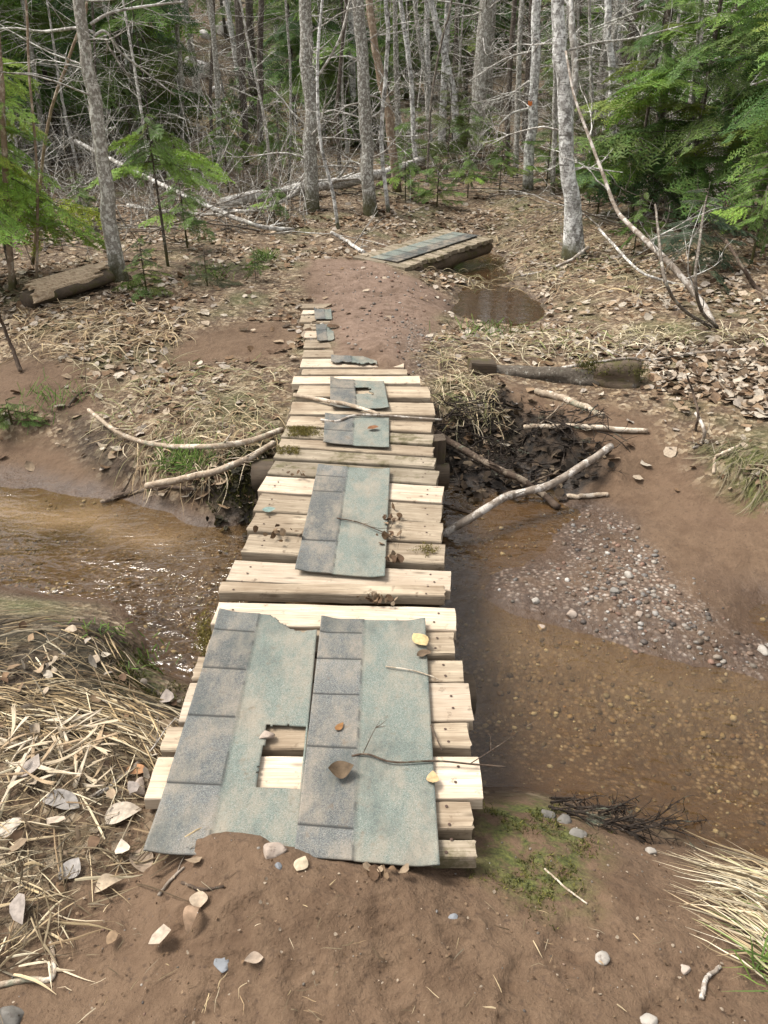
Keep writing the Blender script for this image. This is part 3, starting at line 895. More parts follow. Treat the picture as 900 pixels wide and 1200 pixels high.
# ------------------------------------------------------------------ trees
def branchy(mb, p, d, L, r, rg, lvl, sides=4, droop=.0, kink=.35):
    n = 5 if lvl else 8
    pts = [np.asarray(p, float)]; d = d / np.linalg.norm(d)
    for k in range(n - 1):
        d = d + rg.normal(size=3) * kink * .35 + np.array([0, 0, droop])
        d = d / np.linalg.norm(d); pts.append(pts[-1] + d * L / (n - 1))
    pts = np.array(pts)
    tube(mb, pts, np.linspace(r, r * .25, n), sides if lvl == 0 else 3, cap=False)
    if lvl < 2:
        for k in range(rg.integers(3, 6) if lvl == 0 else rg.integers(1, 4)):
            i = rg.integers(1, n - 1)
            dd = (pts[i + 1] - pts[i]); dd = dd / np.linalg.norm(dd) + rg.normal(size=3) * .65
            branchy(mb, pts[i], dd, L * rg.uniform(.25, .55), max(r * .5, .0016), rg, lvl + 1, 3, droop, kink)


def trunk_tree(name, label, cat, base, poly_px, w0, w1, mat, group=None, limbs=(), nrand=12, seed=0, top=6.5, flare=1.5, tw='twig', brange=(.12, .98), blen=(.4, 1.3), part2=None):
    """a standing tree laid through the pixels of its trunk on an upright plane"""
    g = G(*base); Y = g[1]
    pts = [V(x, y, Y) for x, y in poly_px]
    pts[0] = g - np.array([0, 0, .06])
    last = pts[-1]; dr = (pts[-1] - pts[-2]); dr /= np.linalg.norm(dr); dr = dr * .6 + np.array([0, 0, .4]); dr /= np.linalg.norm(dr)
    zs = last[2]
    if top > zs:
        pts.append(last + dr * (top - zs) * .5); pts.append(last + dr * (top - zs) + np.array([.1, .2, 0]))
    r0 = pxm(w0, g) * .40; r1 = pxm(w1, last) * .40
    c = spline(pts, 46)
    wob_ = np.linspace(0, 9, 46); c = c + np.stack([fbm(wob_, wob_ * 0 + seed, 5, 3) * r0 * 1.5, fbm(wob_, wob_ * 0 + seed, 6, 3) * r0, wob_ * 0], 1) * np.minimum(wob_, 1)[:, None]
    L = np.concatenate([[0], np.cumsum(np.linalg.norm(np.diff(c, axis=0), axis=1))])
    kt = (len(poly_px) - 1) / (len(pts) - 1)
    f = np.linspace(0, 1, 46)
    rr = np.where(f < kt, r0 + (r1 - r0) * f / kt, r1 * (1 - .8 * (f - kt) / max(1e-6, 1 - kt)))
    rr = rr * (1 + (flare - 1) * np.exp(-L / (r0 * 3)))
    t = empty(name, g, label, cat, group)
    m = MB(); tube(m, c - g, rr, 16, .14, seed); m.build('trunk', M[mat], t)
    rg = np.random.default_rng(seed + 500)
    m = MB()
    for (pl, a, b) in limbs:
        m = MB()
        lp = spline([V(x, y, Y + k * .10 * (1 if seed % 2 else -1)) for k, (x, y) in enumerate(pl)], 22) - g
        ra = pxm(a, g) / 2; rb = pxm(b, g) / 2
        tube(m, lp, [ra, rb], 6, .1, seed)
        for k in range(7):
            i = rg.integers(5, 20); dd = lp[i + 1] - lp[i]; dd = dd / np.linalg.norm(dd) + rg.normal(size=3) * .7
            branchy(m, lp[i], dd, rg.uniform(.15, .45), max(rb * .6, .002), rg, 1, 3, -.02)
        m.build('branch', M[tw], t)
    m = MB()
    for k in range(nrand):
        i = int(46 * rg.uniform(*brange)); i = min(max(i, 2), 44)
        a = rg.uniform(0, 6.28); d = np.array([math.cos(a), math.sin(a), rg.uniform(-.15, .6)])
        branchy(m, c[i] - g, d, rg.uniform(*blen), max(rr[i] * .16, .0035), rg, 0, 4, -.015)
    if m.n: m.build('crown', M[tw], t)
    return t, c, g


T = trunk_tree
T('birch_tree', 'mottled grey tree leaning over the broken log, beside the small firs', 'tree', (142, 329), [(142, 328), (129, 250), (116, 160), (106, 90), (95, 0)], 22, 17, 'aspen',
  limbs=[([(110, 38), (90, 33), (50, 37), (12, 33), (-30, 40)], 3.4, 2), ([(106, 28), (130, 15), (165, 8), (215, 2)], 3.4, 2), ([(110, 42), (124, 37), (140, 60), (165, 80), (205, 112)], 3, 1.5), ([(122, 42), (130, 60), (152, 90)], 2.4, 1.2)], nrand=9, seed=1, flare=1.25)
T('forest_tree', 'lichen grey tree rising just behind the white fallen log', 'tree', (365, 246), [(365, 245), (366, 180), (361, 90), (358, 0)], 20, 19, 'greybark', nrand=16, seed=2, flare=1.25,
  limbs=[([(365, 100), (385, 70), (400, 40), (410, 0)], 3, 2)])
T('forest_tree', 'grey tree with a moss covered foot near the end of the path', 'tree', (434, 252), [(434, 250), (430, 180), (424, 90), (417, 0)], 19, 18, 'greybark', nrand=16, seed=3, flare=1.2,
  limbs=[([(426, 120), (405, 125), (390, 140)], 2.4, 1.2)])
T('birch_sapling', 'slim white birch stem standing against the moss footed grey tree', 'sapling', (456, 249), [(456, 248), (447, 165), (452, 90), (455, 40), (452, 0)], 6, 6, 'birch', nrand=7, seed=4, flare=1.1, blen=(.3, .9))
T('forest_tree', 'peeling tan trunk behind the slim white birch stem', 'tree', (466, 224), [(466, 222), (455, 140), (444, 70), (432, 0)], 12, 11, 'tan', nrand=9, seed=5, flare=1.2)
T('birch_sapling', 'thin crooked white sapling curving up in front of the white fallen log', 'sapling', (397, 268), [(397, 268), (390, 225), (377, 170), (372, 110), (373, 50), (378, 0)], 5.5, 4, 'birch', nrand=6, seed=6, flare=1.1, blen=(.3, .8), top=4.2)
T('birch_tree', 'pale birch leaning to the upper left beyond the second bridge', 'tree', (537, 180), [(537, 178), (530, 110), (517, 50), (505, 0)], 10, 9, 'birch', nrand=9, seed=7, flare=1.3)
bt, bc, bg = T('birch_tree', 'straight white birch with an orange paint blaze on its trunk', 'tree', (619, 223), [(619, 222), (622, 150), (627, 70), (630, 0)], 14, 13, 'birch', nrand=8, seed=8, flare=1.3,
  limbs=[([(620, 127), (600, 133), (583, 148)], 3, 1.5), ([(620, 95), (595, 112), (566, 120)], 2.6, 1.2), ([(622, 60), (590, 70), (550, 95)], 2.4, 1.2)])
p = V(620.5, 121, bg[1]) - bg; rr_ = pxm(13.6, bg) * .42
m = MB(); th = np.linspace(-2.0, -1.15, 9); zz = np.linspace(-.028, .028, 5)
v = np.array([[p[0] + (rr_ * 1.07) * math.cos(a), p[1] + (rr_ * 1.07) * math.sin(a), p[2] + b_ + .006 * math.sin(a * 9)] for b_ in zz for a in th])
i = np.arange(4)[:, None] * 9 + np.arange(8)[None]
m.add(v, np.stack([i, i + 1, i + 10, i + 9], -1).reshape(-1, 4)); m.build('trail_blaze', M['orange'], bt)['label'] = 'orange paint mark'
T('birch_tree', 'stout scarred birch with a mossy foot on the bank behind the pool', 'tree', (674, 300), [(676, 300), (667, 200), (663, 100), (657, 0)], 24, 19, 'birch', nrand=10, seed=9, flare=1.7,
  limbs=[([(664, 160), (674, 90), (670, 30), (668, -20)], 8, 6), ([(664, 60), (700, 50), (740, 45), (800, 30)], 2.6, 1.4)])
# bent pole
g = G(838, 384)
pp = [(838, 383), (820, 352), (790, 315), (762, 287), (738, 264), (722, 245), (707, 205), (690, 160), (673, 112), (663, 60)]
yy = np.linspace(g[1], g[1] + 1.9, len(pp))
c = spline([V(x, y, Y_) for (x, y), Y_ in zip(pp, yy)], 50); c[0] = g - [0, 0, .04]
t = empty('leaning_pole', g, 'bent bleached sapling leaning over the bank onto the stout birch', 'dead sapling')
m = MB(); tube(m, c - g, [pxm(8.5, g) / 2, pxm(7, g) / 2, pxm(4.6, g) / 2, pxm(3, g) / 2], 10, .2, 77); m.build('stem', M['greystick'], t)
m = MB(); rg = np.random.default_rng(78)
for k in (6, 9, 14, 17, 30, 38):
    m = MB(); branchy(m, c[k] - g, np.array([rg.normal() * .6, .2, .7]), rg.uniform(.3, .7), .006, rg, 0, 4); m.build('branch', M['twig'], t)
T('birch_tree', 'white birch half hidden among the dark firs', 'tree', (722, 228), [(722, 226), (718, 150), (715, 60), (712, 0)], 11, 10, 'birch', nrand=8, seed=11, flare=1.2)
T('spruce_tree', 'dark spruce trunk behind the firs, with pale dead limbs', 'tree', (763, 248), [(763, 246), (770, 170), (780, 90), (787, 0)], 13, 12, 'dark', nrand=24, seed=12, flare=1.3,
  limbs=[([(782, 20), (760, 12), (725, 22), (690, 35)], 2.6, 1.3), ([(782, 12), (810, 16), (850, 20), (910, 21)], 3, 2), ([(775, 100), (755, 100), (735, 110)], 3, 1.6)])
T('spruce_tree', 'thick blackish spruce trunk with a dark knot, in the green firs', 'tree', (846, 222), [(846, 220), (855, 120), (862, 50), (866, 0)], 18, 17, 'dark', nrand=24, seed=13, flare=1.3,
  limbs=[([(850, 170), (800, 180), (750, 200)], 2.5, 1.2), ([(850, 160), (880, 152), (930, 140)], 3, 2)])
T('forest_tree', 'pale slender trunk beside the bright fir boughs', 'tree', (13, 340), [(13, 340), (8, 220), (2, 120), (-5, 0)], 9, 8, 'tan', nrand=7, seed=14, flare=1.2)
T('sapling', 'thin straight sapling growing in front of the bright fir boughs', 'sapling', (41, 336), [(41, 335), (44, 225), (40, 150), (34, 90), (30, 0)], 4, 3.2, 'tan', nrand=6, seed=15, flare=1.1, blen=(.3, .8), top=4)
T('sapling', 'slanting brown sapling crossing the bright fir boughs', 'sapling', (36, 310), [(36, 310), (50, 190), (60, 130), (77, 80), (95, 25), (102, 0)], 4.5, 3.5, 'tan', nrand=7, seed=16, flare=1.1, blen=(.3, .8), top=4)
for k, (b, pl, w, mt, lab) in enumerate([
    ((160, 196), [(160, 195), (156, 100), (148, 0)], 7, 'greybark', 'grey trunk just past the leaning mottled tree'),
    ((214, 190), [(214, 190), (211, 80), (205, 0)], 7, 'aspen', 'slender mottled trunk above the fir sapling'),
    ((288, 192), [(288, 190), (285, 90), (280, 0)], 9, 'dark', 'dark trunk in front of the grassy bank'),
    ((306, 186), [(306, 186), (304, 80), (306, 0)], 9, 'dark', 'dark straight trunk paired with another before the grassy bank'),
    ((594, 205), [(594, 205), (597, 100), (603, 0)], 8, 'dark', 'dark slim trunk close beside the blazed birch'),
    ((604, 208), [(604, 208), (607, 100), (611, 0)], 8, 'greybark', 'grey trunk touching the blazed birch from behind'),
    ((648, 228), [(648, 228), (651, 100), (655, 0)], 7, 'greybark', 'grey trunk between the blazed birch and the stout birch'),
    ((488, 200), [(488, 200), (482, 100), (470, 0)], 7, 'birch', 'white stem behind the end of the white fallen log'),
    ((507, 186), [(507, 186), (497, 80), (486, 0)], 7, 'greybark', 'grey leaning stem before the leaning pale birch'),
    ((500, 214), [(500, 214), (505, 120), (520, 40), (530, 0)], 3.5, 'twigdark', 'dark thin sapling by the green bush'),
    ((252, 205), [(252, 205), (247, 110), (250, 0)], 5, 'dark', 'thin dark trunk above the fallen branches'),
    ((338, 215), [(338, 214), (341, 110), (335, 0)], 4, 'greybark', 'thin grey pole by the lichen grey tree'),
    ((400, 222), [(400, 222), (396, 120), (405, 0)], 6, 'dark', 'dark thin trunk between the two big grey trees'),
    ((690, 236), [(690, 236), (694, 120), (690, 0)], 5, 'greybark', 'thin grey trunk behind the bent bleached sapling'),
    ((818, 250), [(818, 250), (814, 120), (822, 0)], 5, 'greybark', 'thin grey trunk between the two dark spruces'),
    ((105, 215), [(105, 215), (112, 120), (108, 0)], 4, 'dark', 'thin dark stem just left of the leaning mottled tree'),
]):
    T('forest_tree', lab, 'tree', b, pl, w, w * .9, mt, nrand=10, seed=30 + k, flare=1.2, tw='twigdark' if mt == 'dark' else 'twig')


# ------------------------------------------------------------------ conifers
def spray(L, rg, sp=.011, nl=.016, nw=.0035, gap=1.0, skip=.12):
    """a flat fir spray along +x: twigs and single needles; returns needle vertices (n,3,3) and twig polylines"""
    nd = []; tw = []

    def run(p, d, L, lvl):
        n = max(3, int(L / .05))
        q = [np.array(p, float)]
        for k in range(n):
            d = d + np.array([rg.normal() * .05, rg.normal() * .05, rg.normal() * .03 - .012]); d /= np.linalg.norm(d)
            q.append(q[-1] + d * L / n)
        q = np.array(q); tw.append((q, lvl))
        s = np.arange(L * (.35 if lvl == 0 else .05), L, sp)
        if len(s):
            base = np.stack([np.interp(s, np.linspace(0, L, n + 1), q[:, a]) for a in range(3)], 1)
            lat = np.cross(d, [0, 0, 1.0]); lat /= np.linalg.norm(lat)
            for sg in (-1, 1):
                dirs = d[None] * rg.uniform(.4, .9, (len(s), 1)) + sg * lat[None] + np.stack([np.zeros(len(s)), np.zeros(len(s)), rg.uniform(-.25, .35, len(s))], 1)
                dirs /= np.linalg.norm(dirs, axis=1)[:, None]
                ln = nl * rg.uniform(.7, 1.25, (len(s), 1))
                nd.append(np.stack([base - d[None] * nw * .5, base + d[None] * nw * .5, base + dirs * ln], 1))
        if lvl < 2 and L > .07:
            step = gap * (max(.035, L * .075) if lvl == 0 else max(.026, L * .15))
            for s_ in np.arange(L * .16, L * .97, step):
                f = s_ / L
                lat = np.cross(d, [0, 0, 1.0]); lat /= np.linalg.norm(lat)
                b = np.array([np.interp(s_, np.linspace(0, L, n + 1), q[:, a]) for a in range(3)])
                for sg in (-1, 1):
                    if rg.random() < skip: continue
                    s_ = min(L * .97, s_ + rg.random() * step * .4)
                    run(b, d * .75 + sg * lat * .75 + np.array([0, 0, rg.normal() * .06]), L * (.52 if lvl == 0 else .42) * (1.0 - f * .8) * rg.uniform(.75, 1.1), lvl + 1)
    run((0, 0, 0), np.array([1.0, 0, 0]), L, 0)
    a = np.concatenate(nd)
    a[..., 2] -= .35 * np.abs(a[..., 1]) * (1 + .3 * np.sin(a[..., 0] * 20 / L))
    for q, lv in tw: q[:, 2] -= .35 * np.abs(q[:, 1]) * (1 + .3 * np.sin(q[:, 0] * 20 / L))
    return a, tw


_rs = np.random.default_rng(91)
FINE = [spray(.62, _rs, sp=.011, nl=.021, nw=.0075, gap=1.15, skip=.16) for _ in range(4)]
COARSE = [spray(1.0, _rs, sp=.030, nl=.048, nw=.015, gap=1.15, skip=.16) for _ in range(4)]


def fir(root, h, n, lo, hi, spread, rg, lib, refL, colr, tr=.02, droop=-.05, tilt=(-.1, .35), z_pow=1.0, mat='dark', only=None, roll=.3):
    """trunk and crown; the crown is many sprays set round the stem"""
    m = MB(); lean = rg.normal(size=2) * .02 * h
    tp = np.array([[0, 0, -.05], [lean[0] * .3, lean[1] * .3, h * .5], [lean[0], lean[1], h]])
    tube(m, spline(tp, 16), [tr, tr * .6, tr * .1], 8, .1, int(rg.integers(99)))
    mc = MB()
    for k in range(n):
        f = lo + (hi - lo) * ((k + rg.random()) / n) ** z_pow
        z = h * f
        a = k * 2.399 + rg.normal() * .35 if only is None else rg.uniform(*only)
        L = spread * (1 - .85 * max(0, (f - lo) / (1.0001 - lo))) * rg.uniform(.65, 1.15)
        nd, tw = lib[rg.integers(len(lib))]
        s = L / refL
        el = rg.uniform(*tilt); ro = rg.normal() * roll
        ex = np.array([math.cos(a) * math.cos(el), math.sin(a) * math.cos(el), math.sin(el)])
        ey = np.array([-math.sin(a), math.cos(a), 0]); ez = np.cross(ex, ey)
        ey, ez = ey * math.cos(ro) + ez * math.sin(ro), ez * math.cos(ro) - ey * math.sin(ro)
        R = np.stack([ex, ey, ez])
        o = np.array([lean[0] * f, lean[1] * f, z])
        v = nd.reshape(-1, 3) * s @ R + o
        v[:, 2] += droop * ((nd.reshape(-1, 3)[:, 0] / refL) ** 2) * L
        nt_ = len(nd)
        base = np.array(colr[rg.integers(len(colr))])
        cv = base[None] * rg.uniform(.7, 1.3, (nt_, 1)) * (1 + rg.normal(size=(nt_, 3)) * .06)
        mc.add(v, None, np.arange(nt_ * 3).reshape(-1, 3), np.repeat(cv, 3, 0))
        for q, lv in tw:
            if lv < (2 if lib is FINE else 1):
                qq = q * s @ R + o; qq[:, 2] += droop * ((q[:, 0] / refL) ** 2) * L
                tube(m, qq[::max(1, len(qq) // 5)] if len(qq) > 6 else qq, [(.006 if lv == 0 else .0025) * max(.6, min(2, L)), .0012], 4 if lv == 0 else 3, cap=False)
    m.build('trunk', M[mat], root)
    mc.build('crown', M['needle'], root, smooth=False)
    return root


BRIGHT = [(.28, .44, .07), (.34, .48, .08), (.24, .40, .07), (.40, .48, .08)]
MIDG = [(.15, .255, .052), (.18, .285, .056), (.12, .21, .05), (.215, .275, .06)]
DARKG = [(.080, .150, .040), (.10, .172, .042), (.062, .115, .038), (.13, .19, .05)]
rg = np.random.default_rng(5)
g = G(18, 336); fir(empty('fir_tree', g, 'bright green young fir with broad drooping boughs at the edge of the path woods', 'tree'), 2.3, 64, .28, .97, 1.1, rg, FINE, .62, BRIGHT, .022, -.16, (-.35, .12), roll=.45)
g = G(197, 312); fir(empty('fir_tree', g, 'fir sapling with an umbrella of green boughs on a bare stem', 'tree'), 1.30, 26, .66, .99, .66, rg, FINE, .62, BRIGHT[:1] + MIDG, .016, -.25, (-.45, .15), roll=.5)
g = G(220, 292); fir(empty('fir_tree', g, 'small fir sapling close behind the umbrella shaped one', 'tree'), .80, 24, .35, .97, .45, rg, FINE, .62, BRIGHT[:1] + MIDG, .011, -.2, (-.4, .2), roll=.5)
g = G(172, 345); fir(empty('fir_tree', g, 'knee high fir seedling at the foot of the mottled grey tree', 'tree'), .50, 26, .12, .97, .32, rg, FINE, .62, BRIGHT[:1] + MIDG, .009, -.15, (-.3, .3), roll=.5)
g = G(243, 335); fir(empty('fir_tree', g, 'low dull green seedling beside the knee high fir', 'tree'), .34, 10, .12, .97, .28, rg, FINE, .62, [(.07, .085, .035), (.09, .10, .05)], .008, -.1, (-.1, .4))
g = G(14, 497); fir(empty('fir_tree', g, 'low green fir seedling sprawling at the left edge over the sand', 'tree'), .16, 12, .1, .97, .34, rg, FINE, .62, MIDG, .008, -.1, (-.1, .3))
g = G(512, 242); fir(empty('fir_tree', g, 'bushy green little fir right behind the second bridge', 'tree'), .75, 26, .06, .97, .52, rg, FINE, .62, MIDG, .012, -.1, (-.1, .5))
g = G(524, 208); fir(empty('fir_tree', g, 'loose yellowish green fir bush under the leaning pale birch', 'tree'), 1.7, 26, .08, .97, .75, rg, COARSE, 1.0, [(.10, .12, .035), (.08, .10, .03)], .014, -.05, (-.1, .6))
g = G(640, 222); fir(empty('fir_tree', g, 'young fir filling the gap between the blazed and the stout birch', 'tree'), 1.1, 22, .06, .97, .65, rg, FINE, .62, MIDG, .012, -.1, (-.1, .4))
g = G(738, 262); fir(empty('fir_tree', g, 'green fir spreading flat boughs just behind the bent bleached sapling', 'tree'), 2.6, 44, .16, .97, 1.15, rg, COARSE, 1.0, DARKG + MIDG, .026, -.10, (-.3, .2), roll=.45)
g = G(800, 262); fir(empty('fir_tree', g, 'broad dark fir standing between the two dark spruce trunks', 'tree'), 3.7, 54, .18, .97, 1.4, rg, COARSE, 1.0, DARKG + MIDG[:2], .035, -.12, (-.3, .2), roll=.45)
g = G(884, 270); fir(empty('fir_tree', g, 'deep green fir with hanging boughs beside the thick blackish spruce', 'tree'), 3.4, 50, .15, .97, 1.3, rg, COARSE, 1.0, DARKG + MIDG, .035, -.12, (-.3, .2), roll=.45)
g = G(812, 322); fir(empty('fir_tree', g, 'low spreading fir on the dark slope above the bent sapling', 'tree'), .75, 18, .2, .95, .75, rg, FINE, .62, [(.045, .075, .04), (.06, .09, .05)], .014, -.1, (-.2, .15))
g = G(555, 128); fir(empty('fir_tree', g, 'fir showing green boughs high between leaning pale birch and blazed birch', 'tree'), 6.5, 54, .30, .97, 1.7, rg, COARSE, 1.0, DARKG + MIDG, .05, -.12, (-.3, .25), roll=.4)

seed0 = [o for o in COL.objects if o.get('label') == 'small fir sapling close behind the umbrella shaped one'][0]
for (x, y, sc_, lab) in ((100, 268, .8, 'small fir seedling behind the leaning mottled tree'), (322, 262, .7, 'little fir seedling left of the lichen grey tree'), (475, 236, .9, 'small fir beside the peeling tan trunk'),
                         (585, 226, 1.0, 'little fir just before the blazed birch'), (700, 252, 1.1, 'small fir between the stout birch and the bent sapling'), (742, 300, .8, 'low fir seedling under the bent bleached sapling'),
                         (880, 310, 1.3, 'small fir on the dark slope at the right edge'), (20, 262, 1.2, 'small fir behind the bright fir boughs'), (300, 330, .35, 'tiny fir seedling in the leaves above the left sand patch'), (548, 232, .9, 'little fir behind the far end of the second bridge')):
    g = G(x, y); o = copy_tree(seed0); o.location = g; o.scale = (sc_,) * 3; o.rotation_euler = (0, 0, x * .37); o['label'] = lab
# ------------------------------------------------------------------ the woods beyond: shared kinds, every tree its own copy


def bare_proto(kind, h, r, mat, tw, seed, nb, blo):
    rg = np.random.default_rng(seed)
    t = empty('forest_tree', (0, 60 + seed, 0))
    lean = rg.normal(size=2) * .035 * h
    c = spline(np.array([[0, 0, -.15], [lean[0] * .1 + rg.normal() * .06, lean[1] * .1, h * .25], [lean[0] * .4 + rg.normal() * .12, lean[1] * .4, h * .55], [lean[0], lean[1], h]]), 30)
    m = MB(); tube(m, c, [r * 1.25, r, r * .85, r * .6, r * .12], 9, .14, seed); m.build('trunk', M[mat], t)
    m = MB()
    for k in range(nb):
        i = int(30 * rg.uniform(blo, .97)); i = min(max(i, 1), 28)
        a = rg.uniform(0, 6.28); d = np.array([math.cos(a), math.sin(a), rg.uniform(-.2, .55)])
        branchy(m, c[i], d, rg.uniform(.5, 1.9) * (1.15 - .6 * i / 30), max(r * .14, .006), rg, 0, 4, -.01)
    m.build('crown', M[tw], t)
    return t


PROT = [bare_proto('a', 10, .085, 'greybark', 'twig', 1, 46, .05), bare_proto('b', 11, .075, 'birch', 'twig', 2, 34, .12), bare_proto('c', 9, .07, 'dark', 'twigdark', 3, 60, .05),
        bare_proto('d', 8, .05, 'greybark', 'twig', 4, 44, .08), bare_proto('e', 12, .11, 'aspen', 'twig', 5, 44, .12), bare_proto('f', 6, .032, 'twig', 'twig', 6, 30, .1),
        bare_proto('g', 9, .06, 'birch', 'twigdark', 7, 34, .1), bare_proto('h', 10, .10, 'dark', 'twigdark', 8, 64, .06)]
PLAB = ['lichen grey bare tree', 'white barked bare birch', 'dark bare spruce', 'slim grey bare tree', 'tall mottled bare tree', 'very thin pale bare sapling', 'slim white bare birch', 'stout dark bare spruce']
FIRP = []
for k in range(3):
    t = empty('fir_tree', (0, 60 + k, 0)); fir(t, (7.5, 9, 6)[k], (56, 62, 46)[k], .12, .98, (1.7, 1.9, 1.5)[k], np.random.default_rng(40 + k), COARSE, 1.0, (DARKG + MIDG[:1], DARKG + MIDG, MIDG + [(.15, .19, .06)])[k], .06, -.14, (-.3, .2), roll=.45)
    FIRP.append(t)
FLAB = ['dark green background fir', 'tall green background fir', 'lighter green background fir']
rg = np.random.default_rng(12)
used_proto = set(); spots = []


def side(x, y):
    """where in the woods a tree stands, told by what one can find"""
    px = 450 + F * x / (y * math.cos(PITCH) + 1.5 * math.sin(PITCH))
    if px < 170: return 'beyond the bright fir boughs'
    if px < 330: return 'around the pale rocks and grassy bank'
    if px < 480: return 'beyond the white fallen log'
    if px < 600: return 'beyond the second bridge'
    if px < 720: return 'beyond the blazed birch'
    return 'beyond the dark firs'


def far_spot(y0, y1, dmin):
    for _ in range(200):
        y = rg.uniform(y0, y1); x = rg.uniform(-1, 1) * (.56 * y + 2.5)
        if all((x - a) ** 2 + (y - b) ** 2 > dmin ** 2 for a, b in spots):
            spots.append((x, y)); return x, y
    return None


def plant(lst, labs, k, x, y, s, grp, where=None):
    o = lst[k] if (id(lst), k) not in used_proto else copy_tree(lst[k])
    used_proto.add((id(lst), k))
    o.location = (x, y, GH(x, y) - .03)
    o.rotation_euler = (rg.normal() * .03, rg.normal() * .03, rg.uniform(0, 6.28)); o.scale = (s, s, s * rg.uniform(.9, 1.15))
    tag(o, labs[k] + ' ' + (where or 'deep in the woods ' + side(x, y)), 'tree', grp)


for k in range(150):
    p = far_spot(16.5, 42, .62 if k < 80 else .9)
    if p: plant(PROT, PLAB, int(rg.choice(8, p=[.15, .21, .10, .13, .07, .13, .15, .06])), *p, rg.uniform(.8, 1.2), 'bare trees deep in the woods')
for k in range(150):
    p = far_spot(13.5, 40, .95)
    if p:
        pxx = 450 + F * p[0] / (p[1] * .873 + .75)
        if 195 < pxx < 340 and rg.random() < .8: continue
        if p[1] < 18 and 330 < pxx < 650: continue
        plant(FIRP, FLAB, int(rg.integers(3)), *p, rg.uniform(.7, 1.2), 'firs deep in the woods')
for k in range(85):
    y = rg.uniform(10.8, 21); x = rg.uniform(-1, 1) * (.55 * y + 1.5)
    if y < 15 and -1.0 < x < 2.6: continue
    if any((x - a) ** 2 + (y - b) ** 2 < .3 for a, b in spots): continue
    spots.append((x, y))
    plant(PROT, PLAB, 5 if k % 3 else 3, x, y, rg.uniform(.45, .85), 'thin saplings', ' rising from the tangle ' + side(x, y))
for k in range(30):     # woods outside the picture, for light and reflections
    a = rg.uniform(0, 1); sx = -1 if k % 2 else 1
    x, y = sx * rg.uniform(6.5, 16), rg.uniform(-6, 12)
    if abs(x) < .56 * y + 2.2: continue
    plant(FIRP if k % 3 == 0 else PROT, FLAB if k % 3 == 0 else PLAB, int(rg.integers(3)), x, y, 1.0, 'trees beside the stream', 'standing off to the side along the stream')

FRS = [o for o in COL.objects if o.get('label') in ('bushy green little fir right behind the second bridge', 'small fir sapling close behind the umbrella shaped one', 'loose yellowish green fir bush under the leaning pale birch')]
for k in range(64):
    sx = -1 if k % 2 else 1; y = rg.uniform(7, 34); x = sx * (.56 * y + rg.uniform(2.6, 11))
    plant(FIRP if k % 3 == 0 else PROT, FLAB if k % 3 == 0 else PLAB, int(rg.integers(3)), x, y, rg.uniform(.8, 1.1), 'trees beside the stream', 'standing off to the side along the stream')
for k in range(60):     # young firs scattered through the woods
    y = rg.uniform(10.5, 21); x = rg.uniform(-1, 1) * (.55 * y + 1.2)
    if y < 13.5 and -1.0 < x < 2.6: continue
    o = copy_tree(FRS[k % 3]); o.location = (x, y, GH(x, y) - .02); o.scale = (rg.uniform(.8, 1.7),) * 3; o.rotation_euler = (0, 0, rg.uniform(0, 6.28))
    tag(o, 'young green fir low among the trunks ' + side(x, y), 'tree', 'young firs in the understory')

# brush between the trunks: twigs nobody could count
m = MB(); rg = np.random.default_rng(14)
for k in range(1500):
    y = 9.2 + 20 * rg.random() ** 1.5; x = rg.uniform(-1, 1) * (.55 * y + 1.5)
    if y < 12 and -.9 < x < 2.4: continue
    z = GH(x, y)
    a = rg.uniform(0, 6.28); d = np.array([math.cos(a) * .5, math.sin(a) * .5, rg.uniform(.1, 1.2)])
    branchy(m, (x, y, z), d, rg.uniform(.35, 1.9), rg.uniform(.003, .008), rg, 0, 4, -.03, .5)
tag(m.build('undergrowth', M['twig']), 'tangle of grey dead twigs filling the forest floor', 'undergrowth', kind='stuff')
m = MB(); rg = np.random.default_rng(15)
for k in range(700):
    y = 8.5 + 16 * rg.random() ** 1.4; x = rg.uniform(-1, 1) * (.55 * y + 1.5)
    if y < 11.5 and -1.2 < x < 2.6: continue
    z = GH(x, y); a = rg.uniform(0, 6.28); d = np.array([math.cos(a), math.sin(a), rg.uniform(-.02, .25)])
    branchy(m, (x, y, z + .04), d, rg.uniform(.5, 2.2), rg.uniform(.005, .013), rg, 0, 4, -.02, .35)
tag(m.build('brushwood', M['twigdark']), 'dark fallen branches scattered over the forest floor', 'brushwood', kind='stuff')

# pale rocks on the hillside
rg = np.random.default_rng(16)
RK = [(62, 128, 10), (75, 126, 8), (92, 130, 7), (112, 133, 9), (132, 132, 6), (150, 133, 7), (104, 146, 6), (200, 132, 7), (222, 130, 9), (248, 129, 8), (264, 128, 10), (290, 127, 8),
      (205, 52, 10), (228, 80, 17), (222, 112, 10), (262, 32, 14), (318, 82, 16), (255, 105, 10), (310, 110, 10), (200, 20, 8), (268, 8, 10), (240, 40, 8), (290, 60, 10), (190, 45, 8), (330, 50, 10)]
for k, (x, y, w) in enumerate(RK):
    gp = G(x, y + w * .4)
    s = pxm(w, gp) * 1.15
    m = MB(); rock(m, (0, 0, 0), (s, s * .8, s * .7), 400 + k, True)
    o = m.build('boulder', M['rockwhite'] if k % 6 else M['rockpink']); o.location = gp + np.array([0, 0, s * .2])
    tag(o, 'pale boulder among the trees on the far bank' if k < 12 else 'whitish boulder on the steep wooded slope', 'boulder', 'pale rocks on the hillside')

# ------------------------------------------------------------------ fallen wood


